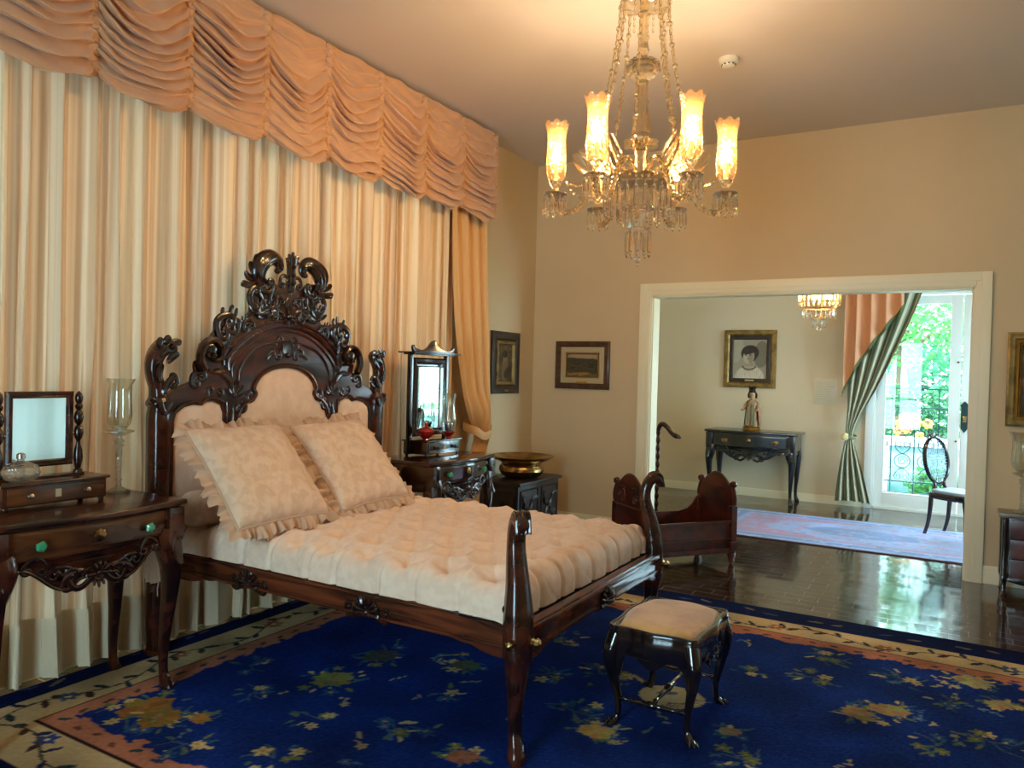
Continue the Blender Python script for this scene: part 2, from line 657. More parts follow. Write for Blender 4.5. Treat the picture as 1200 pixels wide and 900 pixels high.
nt.links.new(inv.outputs[0], bp.inputs['Height'])
bp2 = nt.nodes.new('ShaderNodeBump')
bp2.inputs['Strength'].default_value = 0.09
bp2.inputs['Distance'].default_value = 0.02
nt.links.new(nz.outputs['Fac'], bp2.inputs['Height'])
# every block lies at its own slight tilt
br2 = nt.nodes.new('ShaderNodeTexBrick')
for k_ in ('Scale', 'Brick Width', 'Row Height', 'Mortar Size', 'Mortar Smooth', 'Bias'):
    br2.inputs[k_].default_value = br.inputs[k_].default_value
br2.inputs['Bias'].default_value = 0.0
br2.inputs['Color1'].default_value = (0, 0, 0, 1)
br2.inputs['Color2'].default_value = (1, 1, 1, 1)
br2.inputs['Mortar'].default_value = (.5, .5, .5, 1)
nt.links.new(mp.outputs['Vector'], br2.inputs['Vector'])
sx_ = nt.nodes.new('ShaderNodeSeparateXYZ')
nt.links.new(tc.outputs['Object'], sx_.inputs[0])
ma = nt.nodes.new('ShaderNodeMath')
ma.operation = 'SUBTRACT'
ma.inputs[1].default_value = .5
nt.links.new(br2.outputs['Color'], ma.inputs[0])
mb_ = nt.nodes.new('ShaderNodeMath')
mb_.operation = 'MULTIPLY'
nt.links.new(ma.outputs[0], mb_.inputs[0])
ms = nt.nodes.new('ShaderNodeMath')
ms.operation = 'ADD'
nt.links.new(sx_.outputs['X'], ms.inputs[0])
nt.links.new(sx_.outputs['Y'], ms.inputs[1])
nt.links.new(ms.outputs[0], mb_.inputs[1])
bp3 = nt.nodes.new('ShaderNodeBump')
bp3.inputs['Strength'].default_value = 1.0
bp3.inputs['Distance'].default_value = 0.035
nt.links.new(mb_.outputs[0], bp3.inputs['Height'])
nt.links.new(bp2.outputs['Normal'], bp3.inputs['Normal'])
nt.links.new(bp3.outputs['Normal'], bp.inputs['Normal'])
nt.links.new(bp.outputs['Normal'], b.inputs['Normal'])

# ================================================================== SETTING
XL, XR, YB, YF, YF2, YE, ZC = -3.72, 2.6, -1.8, 6.80, 6.95, 10.0, 3.59
struct('floor', MB().box(XL - .2, XR + .2, YB - .2, YE + .1, -0.12, 0.0), M_floor, smooth=False)
struct('ceiling', MB().box(XL - .3, XR + .3, YB - .3, YE + .3, ZC, ZC + .15), M_ceil, smooth=False)
LY0, LY1, LZ0, LZ1 = 0.4, 5.0, 0.12, 3.1
w = MB().box(XL - .2, XL, YB - .2, LY0, 0, ZC).box(XL - .2, XL, LY1, YE + .2, 0, ZC).box(XL - .2, XL, LY0, LY1, 0, LZ0).box(XL - .2, XL, LY0, LY1, LZ1, ZC)
struct('wall_left', w, M_wall, smooth=False)
# partition wall with the wide cased opening
OX0, OX1, OZ = -2.465, 0.096, 2.242
w = MB().box(XL, OX0, YF, YF2, 0, ZC).box(OX1, XR, YF, YF2, 0, ZC).box(OX0, OX1, YF, YF2, OZ, ZC)
struct('wall_far', w, M_wall, smooth=False)
# casing around the opening (stepped moulding), lining inside it
t = MB()
for (a0, a1, dd) in ((0.0, 0.116, 0.02), (0.012, 0.10, 0.028), (0.05, 0.116, 0.034)):
    t.box(OX0 - a1, OX0 - a0, YF - dd, YF, 0, OZ + a1, 0.004)
    t.box(OX1 + a0, OX1 + a1, YF - dd, YF, 0, OZ + a1, 0.004)
    t.box(OX0 - a0 + .0005, OX1 + a0 - .0005, YF - dd, YF, OZ + a0, OZ + a1, 0.004)
t.box(OX0 - .03, OX0 + 0.012, YF - .004, YF2 + .01, 0, OZ)
t.box(OX1 - 0.012, OX1 + .03, YF - .004, YF2 + .01, 0, OZ)
t.box(OX0, OX1, YF - .004, YF2 + .01, OZ - 0.012, OZ + .03)
t.box(OX0 - .12, OX0 - .0, YF2, YF2 + .02, 0, OZ + .1)
t.box(OX1, OX1 + .12, YF2, YF2 + .02, 0, OZ + .1)
t.box(OX0, OX1, YF2, YF2 + .02, OZ, OZ + .1)
struct('trim_1', t, M_trim)
t = MB().box(OX1 + .117, XR, YF - .022, YF, 0, .11, .004).box(OX1 + .117, XR, YF - .014, YF, .10, .135, .004)
t.box(XL, OX0 - .117, YF - .022, YF, 0, .11, .004).box(XL, OX0 - .117, YF - .014, YF, .10, .135, .004)
struct('baseboard_far', t, M_trim)
struct('baseboard_left', MB().box(XL, XL + .02, YB, YF, 0, .12, .004), M_trim)
# far room end wall with the french door opening
DX0, DX1, DZ = -0.855, 0.945, 2.62
w = MB().box(XL, DX0, YE, YE + .22, 0, ZC).box(DX1, XR, YE, YE + .22, 0, ZC).box(DX0, DX1, YE, YE + .22, DZ, ZC)
struct('wall_far_room', w, M_wall2, smooth=False)
struct('baseboard_far_room', MB().box(XL, DX0 - .02, YE - .018, YE, 0, .10, .004).box(DX1 + .02, XR, YE - .018, YE, 0, .10, .004), M_trim)
# right wall and back wall with unseen windows, added for daylight and mirror reflections
WY0, WY1, WZ0, WZ1 = 4.2, 6.0, 0.15, 2.6
UY0, UY1 = 7.5, 9.3
w = MB().box(XR, XR + .2, YB - .2, WY0, 0, ZC).box(XR, XR + .2, WY1, UY0, 0, ZC).box(XR, XR + .2, UY1, YE + .2, 0, ZC)
w.box(XR, XR + .2, WY0, WY1, 0, WZ0).box(XR, XR + .2, WY0, WY1, WZ1, ZC)
w.box(XR, XR + .2, UY0, UY1, 0, WZ0).box(XR, XR + .2, UY0, UY1, WZ1, ZC)
struct('wall_right', w, M_wall, smooth=False)
VX0, VX1 = -1.9, -0.7
w = MB().box(XL, VX0, YB - .2, YB, 0, ZC).box(VX1, XR, YB - .2, YB, 0, ZC)
w.box(VX0, VX1, YB - .2, YB, 0, WZ0).box(VX0, VX1, YB - .2, YB, WZ1, ZC)
struct('wall_back', w, M_wall, smooth=False)


def window(name, axis, p, a0, a1, z0, z1):
    fr, gl = MB(), MB()

    def bx(m, u0, u1, zz0, zz1, th):
        if axis == 'x':
            m.box(p - th, p + th, u0, u1, zz0, zz1)
        else:
            m.box(u0, u1, p - th, p + th, zz0, zz1)
    for u0, u1 in ((a0, a0 + .07), (a1 - .07, a1), ((a0 + a1) / 2 - .05, (a0 + a1) / 2 + .05)):
        bx(fr, u0, u1, z0, z1, .03)
    for q0, q1 in ((z0, z0 + .16), (z1 - .08, z1), (z0 + .9, z0 + .96)):
        bx(fr, a0, a1, q0, q1, .028)
    bx(gl, a0 + .05, a1 - .05, z0 + .1, z1 - .05, .003)
    f = struct(name, fr, M_white, smooth=False)
    gl.build('glass_pane', M_pane, f, smooth=False)


window('unseen_window_1', 'x', XR + .1, WY0, WY1, WZ0, WZ1)  # unseen, added where the square mirror looks
window('unseen_window_3', 'x', XR + .1, UY0, UY1, WZ0, WZ1)  # unseen, added to bring more daylight into the far room
window('window_4', 'x', XL - .1, LY0, LY1, LZ0, LZ1)
window('unseen_window_2', 'y', YB - .1, VX0, VX1, WZ0, WZ1)  # invented behind the camera, for daylight on the bed's near side

# french door of the far room : two leaves
door = thing('door_1', None, None, (0.045, YE + .06, 0))
tag(door, kind='structure')
fr = MB().box(-.90, -.862, -.05, .10, 0, DZ, .004).box(.862, .90, -.05, .10, 0, DZ, .004).box(-.862, .862, -.05, .10, 2.53, DZ, .004)
fr.box(-.97, -.885, -.085, -.06, 0, DZ + .08, .004).box(.885, .97, -.085, -.06, 0, DZ + .08, .004).box(-.885, .885, -.085, -.06, DZ - .02, DZ + .08, .004)
fr.box(-.86, .86, -.07, .12, 0, .03, .004)
fr.build('door_frame', M_white, door)
for s in (-1, 1):
    lf = MB()
    x0, x1 = (-.86, -.004) if s < 0 else (.004, .86)
    lf.box(x0, x0 + .095, -.022, .022, .03, 2.52, .004).box(x1 - .115, x1, -.022, .022, .03, 2.52, .004)
    if s > 0:
        lf = MB().box(x0, x0 + .115, -.022, .022, .03, 2.52, .004).box(x1 - .095, x1, -.022, .022, .03, 2.52, .004)
    g0, g1 = (x0 + .09, x1 - .11) if s < 0 else (x0 + .11, x1 - .09)
    lf.box(g0, g1, -.021, .021, .03, .20, .004).box(g0, g1, -.021, .021, 2.42, 2.52, .004)
    lf.box(g0, g1, -.026, -.02, .06, .17, .006)
    L = lf.build('door_leaf', M_white, door)
    MB().box(g0, g1, -.004, .004, .19, 2.43).build('glass_pane', M_pane, L, smooth=False)
    if s > 0:
        pl = MB().plate([[(x0 + .005, 1.0), (x0 + .04, .95), (x0 + .075, 1.0), (x0 + .075, 1.24), (x0 + .088, 1.26), (x0 + .04, 1.31), (x0 - .006, 1.26), (x0 + .005, 1.24)]], 0, .008, .002, XZ(-.022))
        P = pl.build('lock_plate', M_iron, L)
        MB().box(x0 + .02, x0 + .06, -.04, -.03, 1.07, 1.14, .004).lathe([(.0, 0), (.012, .0), (.02, -.02), (.016, -.035), (0, -.04)], 12, (x0 + .04, -.035, 1.105), axis='y').build('lock_knob', M_brass, L)
    k = MB()
    xk = (x1 - .03) if s < 0 else (x0 + .03)
    for zz in (.85, 1.75):
        k.lathe([(0, 0), (.011, 0), (.011, -.012), (0, -.016)], 10, (xk, -.022, zz), axis='y')
    if s < 0:
        k.build('bolt_cap', M_brass, L)

# ================================================================== SUN, SKY, CAMERA
world = bpy.data.worlds.new('sky')
SC.world = world
world.use_nodes = True
bg = world.node_tree.nodes['Background']
bg.inputs['Color'].default_value = lin((208, 232, 255))
bg.inputs['Strength'].default_value = 13.0
sun = bpy.data.lights.new('sun', 'SUN')
sun.energy = 9.0
sun.angle = 0.01
sun.color = (1, .95, .85)
so = bpy.data.objects.new('sun', sun)
COL.objects.link(so)
so.rotation_euler = Vector((.15, -.5, .85)).to_track_quat('Z', 'Y').to_euler()
so.location = (0, 12, 8)


def portal(name, loc, rot, sx, sy):
    l = bpy.data.lights.new(name, 'AREA')
    l.shape = 'RECTANGLE'
    l.size, l.size_y = sx, sy
    l.cycles.is_portal = True
    o = bpy.data.objects.new(name, l)
    COL.objects.link(o)
    o.location, o.rotation_euler = loc, rot


portal('door_daylight', (.045, YE + .3, 1.3), (-PI / 2, 0, 0), 1.8, 2.6)
portal('side_window_daylight', (XR + .22, (WY0 + WY1) / 2, (WZ0 + WZ1) / 2), (0, PI / 2, 0), WZ1 - WZ0, WY1 - WY0)
portal('far_side_window_daylight', (XR + .22, (UY0 + UY1) / 2, (WZ0 + WZ1) / 2), (0, PI / 2, 0), WZ1 - WZ0, UY1 - UY0)
portal('bed_window_daylight', (XL - .22, (LY0 + LY1) / 2, (LZ0 + LZ1) / 2), (0, -PI / 2, 0), LZ1 - LZ0, LY1 - LY0)
portal('rear_window_daylight', ((VX0 + VX1) / 2, YB - .22, (WZ0 + WZ1) / 2), (PI / 2, 0, 0), VX1 - VX0, WZ1 - WZ0)

cam = bpy.data.cameras.new('camera')
co = bpy.data.objects.new('camera', cam)
COL.objects.link(co)
SC.camera = co
cam.sensor_width = 36
cam.lens = 893.93 / 1200 * 36
cam.clip_start = 0.02
yaw, pit, rol = -0.527435918, -0.0151461923, 0.0266044828
fwd = Vector((sin(yaw) * cos(pit), cos(yaw) * cos(pit), sin(pit)))
rt = Vector((cos(yaw), -sin(yaw), 0))
up = rt.cross(fwd)
r2 = rt * cos(rol) + up * sin(rol)
u2 = -rt * sin(rol) + up * cos(rol)
Rm = Matrix((r2, u2, -fwd)).transposed()
co.matrix_world = Matrix.Translation((0, 0, 1.5)) @ Rm.to_4x4()

SC.view_settings.view_transform = 'Standard'
SC.view_settings.look = 'None'
SC.view_settings.gamma = 1
SC.view_settings.use_curve_mapping = False
SC.view_settings.exposure = 1.15
SC.cycles.transparent_max_bounces = 32
SC.cycles.max_bounces = 10
SC.cycles.sample_clamp_indirect = 4.0

# ================================================================== CURTAINS ON THE LEFT WALL
rg = random.Random(4)
edges = [-0.15]
while edges[-1] < 5.2:
    edges.append(edges[-1] + rg.choice((.045, .06, .075, .09, .12)) * rg.uniform(.8, 1.15))
amps = [rg.uniform(.026, .060) for _ in edges]
wob = [rg.uniform(0, TAU) for _ in edges]
ys, ks = [], []
for i in range(len(edges) - 1):
    for k in range(9):
        ys.append(edges[i] + (edges[i + 1] - edges[i]) * k / 9)
        ks.append((i, k / 9))
zs = [3.42, 3.1, 2.8, 2.5, 2.2, 1.9, 1.6, 1.3, 1.0, .8, .6, .45, .34, .24, .16, .08, .025]
mb = MB()


def sheer(u, v):
    i = min(int(round(u * (len(ys) - 1))), len(ys) - 1)
    j = min(int(round(v * (len(zs) - 1))), len(zs) - 1)
    f, k = ks[i]
    z = zs[j]
    low = 1 - z / 3.4
    s = sin(PI * k)
    sgn = 1 if f % 2 == 0 else -1
    a = amps[f] * (0.75 + 0.35 * low)
    x = -3.642 + a * sgn * (abs(s) ** 0.75) * .95
    y = ys[i] + (0.014 * sin(wob[f] + z * 1.3) + .009 * sin(wob[(f * 3) % len(wob)] + z * 3.1)) * (0.3 + low) \
        + .020 * sgn * sin(2 * PI * k) * (0.6 + .4 * low)
    return (x, y, z)


mb.grid(sheer, len(ys), len(zs))
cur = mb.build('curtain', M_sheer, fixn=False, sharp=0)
tag(cur, 'wide pleated peach sheer curtain covering the wall behind the bed down to the floor', 'curtain')
hm = MB()
zs_keep = zs
hz = [.30, .24, .16, .08, .018]


def hemf(u, v):
    i = min(int(round(u * (len(ys) - 1))), len(ys) - 1)
    z = hz[min(int(round(v * 4)), 4)]
    j = 12
    f, k = ks[i]
    low = 1 - z / 3.4
    s = sin(PI * k)
    sgn = 1 if f % 2 == 0 else -1
    a = amps[f] * (0.75 + 0.35 * low)
    x = -3.640 + a * sgn * (abs(s) ** 0.75) * .95 + .004
    y = ys[i] + (0.012 * sin(wob[f] + z * 1.3) + .008 * sin(wob[(f * 3) % len(wob)] + z * 3.1)) * (0.3 + low) \
        + .018 * sgn * sin(2 * PI * k) * (0.6 + .4 * low)
    return (x, y, z)


hm.grid(hemf, len(ys), 5)
h = hm.build('hem', M_hem, cur, fixn=False, sharp=0)
h['label'] = 'paler doubled hem'

# swagged valance
val = thing('valance', 'long dusty peach swagged valance with gathered scallops hung along the ceiling over the curtains', 'valance', (-3.5, 2.8, 2.8))
ox, oy, oz = val.location
hd = MB()
SW, S0 = 0.5062, 2.076 - 5 * 0.5062
hd.box(-3.66 - ox, -3.515 - ox, S0 - oy, 5.625 - oy, 3.50 - oz, 3.558 - oz, .004)
hd.box(-3.70 - ox, -3.53 - ox, 5.600 - oy, 5.618 - oy, 2.88 - oz, 3.55 - oz, .004)
hd.build('header_board', M_val, val)
NS = 12
for si in range(NS):
    ra = random.Random(100 + si)
    y0 = S0 + si * SW
    nf = ra.randint(11, 12)
    ph = [ra.uniform(0, TAU) for _ in range(6)]
    fa = [ra.choice((.35, .7, 1.0, 1.25)) * ra.uniform(.85, 1.15) for _ in range(nf + 3)]
    asym = ra.uniform(-.12, .12)

    def swag(u, v, y0=y0, nf=nf, ph=ph, fa=fa, asym=asym):
        e = max(4 * u * (1 - u), 0.0)
        uu = u + asym * e * .3
        S = (.15 * (1 - v) ** 1.5 + .066) * min(1.0, v * 3.0 + .0)
        z = 3.555 - .722 * v - S * e
        p = nf * (v + .05 * sin(ph[5] + 5 * v)) + .45 * sin(ph[0] + 4 * u) * e ** .5 + .16 * sin(ph[1] + 8 * u + 3 * v) * e ** .5
        fi = int(max(0, min(nf + 1, math.floor(p))))
        fr_ = p - math.floor(p)
        lip = (sin(PI * fr_ ** 2.6)) ** .7 * fa[fi]
        env = e ** .33
        grow = min(1.0, 5.0 * v)
        x = -3.505 + .055 * e ** .6 * (.08 + .92 * v) + .058 * env * lip * grow
        x += .007 * (1 - env) * sin(TAU * 26 * v + ph[2]) + .006 * sin(ph[3] + 9 * u + 60 * v + 4 * sin(6 * u)) * env
        z += -.034 * env * lip * grow + .006 * sin(ph[4] + 11 * u) * env
        if v > .985:
            x -= .012
        return (x - ox, y0 + SW * u + .006 * sin(TAU * 13 * v + ph[5]) * (1 - env) - oy, z - oz)
    sb = MB().grid(swag, 41, 210)
    sb.build('swag', M_val, val, fixn=False, sharp=0)
for si in range(NS + 1):
    yy = S0 + si * SW
    g = MB()
    ra = random.Random(si)
    pts = [(-3.497 + .003 * sin(k * 2.1) - ox, yy + .004 * sin(k * 1.7 + si) - oy, 3.54 - .71 * k / 70 - oz) for k in range(71)]
    g.tube(pts, [(.022 + .008 * (k % 2), .015 + .006 * (k % 2)) for k in range(71)], 8, ref=(1, 0, 0))
    g.build('gathered_seam', M_val, val)

# apricot side drape caught in a tieback
dr = thing('tied_drape', 'apricot velvet drape gathered in a tieback at the end of the curtains, beside the corner', 'drape', (-3.6, 5.6, 0))
prof = [(3.3, 5.345, .54), (2.8, 5.355, .54), (2.3, 5.39, .53), (1.9, 5.43, .52), (1.6, 5.47, .49), (1.35, 5.51, .45), (1.2, 5.54, .41),
        (1.10, 5.565, .36), (1.04, 5.585, .31), (0.99, 5.60, .25), (.92, 5.61, .23), (.85, 5.585, .24), (.7, 5.52, .25), (.45, 5.475, .25), (.2, 5.46, .25), (.02, 5.46, .25)]
pq = cr(prof, 5)


def drapef(u, v):
    j = min(int(round(v * (len(pq) - 1))), len(pq) - 1)
    z, c, w_ = pq[j]
    ph = u * 7 * PI + .35 * sin(z * 2.2) * (1 - u)
    a = .036 * (1 - .35 * abs(2 * u - 1))
    bulge = .06 * math.exp(-((z - 1.16) / .13) ** 2) * sin(PI * u)
    dip = .05 * math.exp(-((z - 1.1) / .2) ** 2) * (u - .3)
    x = -3.60 + a * sin(ph) + .01 * sin(3 * ph + 1) * .4 + bulge + .03
    return (x + 3.6, c - 5.6 + w_ * (u - .5) + .012 * cos(ph), max(z - dip, .012))


MB().grid(drapef, 90, len(pq)).build('drape_cloth', M_drape, dr, fixn=False, sharp=0)
tb = MB()
lp = cr([(.075, -.13, .99), (.085, -.02, .945), (.075, .09, .955), (.03, .15, 1.0), (-.06, .15, 1.04), (-.08, .0, 1.06), (-.05, -.14, 1.03)], 6, True)
tb.tube(lp, [(.007, .035)] * len(lp), 8, closed=True, ref=(0, 0.1, 1))
tb.build('tieback', M_drape, dr)

# ================================================================== RUGS (woven pattern as colour attribute)
class Paint:
    def __init__(self, w, h, res, base, seed=1):
        self.nx, self.ny, self.res = int(w / res) + 1, int(h / res) + 1, res
        self.a = np.zeros((self.nx, self.ny, 3), np.float32)
        self.a[:] = base
        self.X, self.Y = np.meshgrid(np.arange(self.nx) * res, np.arange(self.ny) * res, indexing='ij')
        self.rs = np.random.RandomState(seed)

    def win(self, x, y, r):
        i0, i1 = max(int((x - r) / self.res), 0), min(int((x + r) / self.res) + 2, self.nx)
        j0, j1 = max(int((y - r) / self.res), 0), min(int((y + r) / self.res) + 2, self.ny)
        return slice(i0, max(i1, i0)), slice(j0, max(j1, j0))

    def rect(self, x0, x1, y0, y1, c):
        m = (self.X >= x0) & (self.X < x1) & (self.Y >= y0) & (self.Y < y1)
        self.a[m] = c

    def ell(self, x, y, ang, L, w, c, rag=0.0):
        s = self.win(x, y, max(L, w) * 1.3)
        if self.a[s].size == 0:
            return
        dx, dy = self.X[s] - x, self.Y[s] - y
        u = dx * cos(ang) + dy * sin(ang)
        v = -dx * sin(ang) + dy * cos(ang)
        q = (u / L) ** 2 + (v / w) ** 2
        if rag:
            th = np.arctan2(v / w, u / L)
            q = q * (1 + rag * np.sin(th * 7 + x * 50) + rag * .6 * np.sin(th * 12 + y * 70))
        m = q < 1
        b = self.a[s]
        b[m] = c

    def leaf(self, x, y, ang, L, w, c):
        self.ell(x + cos(ang) * L, y + sin(ang) * L, ang, L, w, c)

    def line(self, pts, w, c):
        for (x0, y0), (x1, y1) in zip(pts[:-1], pts[1:]):
            n = max(int(math.hypot(x1 - x0, y1 - y0) / (self.res * .6)), 1)
            for k in range(n + 1):
                t = k / n
                self.ell(x0 + (x1 - x0) * t, y0 + (y1 - y0) * t, 0, w, w, c)

    def flower(self, x, y, r, c, n=5, c2=None, a0=0.0):
        for k in range(n):
            a = a0 + TAU * k / n
            self.ell(x + cos(a) * r * .58, y + sin(a) * r * .58, a, r * .45, r * .27, c)
        self.ell(x, y, 0, r * .24, r * .24, c2 or c)

    def noise(self, amt, blot=0.0):
        n = self.rs.normal(0, 1, (self.nx, self.ny, 1)).astype(np.float32)
        self.a += n * amt
        if blot:
            g = self.rs.normal(0, 1, (self.nx // 12 + 2, self.ny // 12 + 2)).astype(np.float32)
            g = np.kron(g, np.ones((12, 12), np.float32))[:self.nx, :self.ny]
            for _ in range(2):
                for ax in (0, 1):
                    c = np.cumsum(np.pad(g, [(9, 8) if k == ax else (0, 0) for k in (0, 1)], mode='edge'), axis=ax)
                    g = (np.take(c, np.arange(17, c.shape[ax]), axis=ax) - np.take(c, np.arange(0, c.shape[ax] - 17), axis=ax)) / 17
                    g = g[:self.nx, :self.ny]
                    if g.shape != (self.nx, self.ny):
                        g = np.pad(g, [(0, self.nx - g.shape[0]), (0, self.ny - g.shape[1])], mode='edge')
            self.a *= (1 + blot * g[..., None])
        self.a = np.clip(self.a, 0, 255)

    def blur(self, n):
        for _ in range(n):
            q = np.pad(self.a, ((1, 1), (1, 1), (0, 0)), mode='edge')
            self.a = (q[:-2, 1:-1] + q[2:, 1:-1] + q[1:-1, :-2] + q[1:-1, 2:] + 2 * q[1:-1, 1:-1]) / 6

    def colors(self):
        v = self.a / 255.0
        l = np.where(v <= 0.04045, v / 12.92, ((v + 0.055) / 1.055) ** 2.4)
        o = np.ones((self.nx * self.ny, 4), np.float32)
        o[:, :3] = l.reshape(-1, 3)
        return o

    def sheet(self, name, m, P, thick=0.0, parent=None):
        """P(x,y)->point arrays; builds the painted face, plus a rim and back when thick"""
        nx, ny = self.nx, self.ny
        pts = np.stack(P(self.X, self.Y), -1).reshape(-1, 3)
        idx = np.arange(nx * ny).reshape(nx, ny)
        q = np.stack([idx[:-1, :-1], idx[1:, :-1], idx[1:, 1:], idx[:-1, 1:]], -1).reshape(-1, 4)
        cols = self.colors()
        verts, faces = pts, q
        if thick:
            ring = np.concatenate([idx[:, 0], idx[-1, 1:], idx[-2::-1, -1], idx[0, -2:0:-1]])
            low = pts[ring].copy()
            low = low + np.array(thick)
            nb = len(verts)
            verts = np.concatenate([verts, low])
            cols = np.concatenate([cols, cols[ring]])
            n = len(ring)
            rim = np.array([[ring[(k + 1) % n], ring[k], nb + k, nb + (k + 1) % n] for k in range(n)])
            faces = np.concatenate([q, rim])
        me = bpy.data.meshes.new(name)
        me.from_pydata(verts.tolist(), [], faces.tolist())
        at = me.color_attributes.new('paint', 'FLOAT_COLOR', 'POINT')
        at.data.foreach_set('color', cols.astype(np.float32).ravel())
        me.materials.append(m)
        o = bpy.data.objects.new(name, me)
        COL.objects.link(o)
        if parent:
            o.parent = parent
        return o


RX0, RX1, RY0, RY1 = -3.60, 0.93, 1.24, 5.13
NAVY, FIELD, BEIGE, LINE, CORAL = (9, 20, 62), (16, 40, 104), (176, 156, 116), (40, 24, 28), (160, 106, 82)
pt = Paint(RX1 - RX0, RY1 - RY0, 0.009, NAVY, 3)
ix0, ix1, iy0, iy1 = -3.47 - RX0, .68 - RX0, 1.50 - RY0, 4.89 - RY0
pt.rect(ix0, ix1, iy0, iy1, BEIGE)
b1 = .235
pt.rect(ix0 + b1 - .012, ix1 - b1 + .012, iy0 + b1 - .012, iy1 - b1 + .012, LINE)
pt.rect(ix0 + b1, ix1 - b1, iy0 + b1, iy1 - b1, CORAL)
b2 = b1 + .115
# ragged inner edge of the coral band
pt.rect(ix0 + b2, ix1 - b2, iy0 + b2, iy1 - b2, FIELD)
rg = random.Random(8)


def per(n, off):
    """points round the border, offset inward, with direction along it"""
    x0, x1, y0, y1 = ix0 + off, ix1 - off, iy0 + off, iy1 - off
    L = [(x1 - x0), (y1 - y0)] * 2
    T = sum(L)
    for k in range(n):
        s = T * k / n
        if s < L[0]:
            yield x0 + s, y0, 0.0
        elif s < L[0] + L[1]:
            yield x1, y0 + s - L[0], PI / 2
        elif s < 2 * L[0] + L[1]:
            yield x1 - (s - L[0] - L[1]), y1, PI
        else:
            yield x0, y1 - (s - 2 * L[0] - L[1]), -PI / 2


# vine in the beige band
vine = []
for k, (x, y, a) in enumerate(per(720, .118)):
    o = .055 * sin(k * TAU / 36)
    vine.append((x - sin(a) * o, y + cos(a) * o))
    if k % 4 == 0:
        s = 1 if (k // 4) % 2 else -1
        aa = a + s * rg.uniform(.5, 1.3)
        pt.leaf(vine[-1][0], vine[-1][1], aa, rg.uniform(.028, .044), rg.uniform(.012, .019), rg.choice([(30, 40, 70), (36, 52, 60), (52, 60, 44), (60, 40, 40)]))
    if k % 30 == 15:
        pt.flower(vine[-1][0] + .02, vine[-1][1] + .02, rg.uniform(.04, .06), rg.choice([(44, 66, 120), (150, 96, 72), (60, 84, 110)]), 6, (200, 180, 130))
pt.line(vine, .006, (64, 58, 54))
# sprigs in coral band and ragged inner edge
for k, (x, y, a) in enumerate(per(210, b1 + .055)):
    if k % 2 == 0:
        pt.leaf(x, y, a + rg.uniform(-.8, .8), rg.uniform(.02, .034), .012, rg.choice([(60, 60, 50), (44, 52, 84), (96, 60, 52), (40, 60, 66)]))
for k, (x, y, a) in enumerate(per(300, b2)):
    if rg.random() < .6:
        pt.ell(x, y, a, rg.uniform(.02, .05), rg.uniform(.01, .028), FIELD if rg.random() < .6 else CORAL, .15)
# pale sprigs on the outer navy border
for k, (x, y, a) in enumerate(per(120, -.12)):
    if k % 3:
        pt.leaf(x + rg.uniform(-.02, .02), y + rg.uniform(-.02, .02), a + rg.uniform(-.5, .5), rg.uniform(.03, .055), .012, rg.choice([(60, 70, 92), (110, 98, 84), (44, 62, 104)]))
CR, OL, CO, LB, TAN = (170, 156, 108), (92, 106, 66), (160, 92, 72), (36, 76, 116), (150, 118, 72)


def bouquet(wx, wy, r, seed, cols=(CR, OL, LB), big=None):
    r *= .86
    big = tuple(c * .8 for c in big) if big else None
    ra = random.Random(seed)
    x, y = wx - RX0, wy - RY0
    for k in range(int(9 * r / .12)):
        a = ra.uniform(0, TAU)
        d = r * ra.uniform(.3, 1.15)
        pt.leaf(x + cos(a) * d * .7, y + sin(a) * d * .7, a + ra.uniform(-.7, .7), ra.uniform(.016, .034), ra.uniform(.006, .012), ra.choice([OL, LB, (70, 96, 84), CR]))
    for k in range(3):
        a = ra.uniform(0, TAU)
        pt.line([(x, y), (x + cos(a) * r * .6, y + sin(a) * r * .5), (x + cos(a + .4) * r, y + sin(a + .4) * r)], .005, (60, 84, 96))
    for k in range(int(4 * r / .12)):
        a = ra.uniform(0, TAU)
        d = r * ra.uniform(.2, .95)
        pt.flower(x + cos(a) * d, y + sin(a) * d, ra.uniform(.026, .042), ra.choice(cols), ra.choice((5, 6)), TAN, ra.uniform(0, 6))
    if big:
        pt.ell(x, y, ra.uniform(0, 3), r * .62, r * .44, big, .16)
        for k in range(9):
            a = TAU * k / 9
            pt.ell(x + cos(a) * r * .42, y + sin(a) * r * .3, a, r * .2, r * .12, tuple(min(255, c * ra.uniform(.8, 1.1)) for c in big), .1)


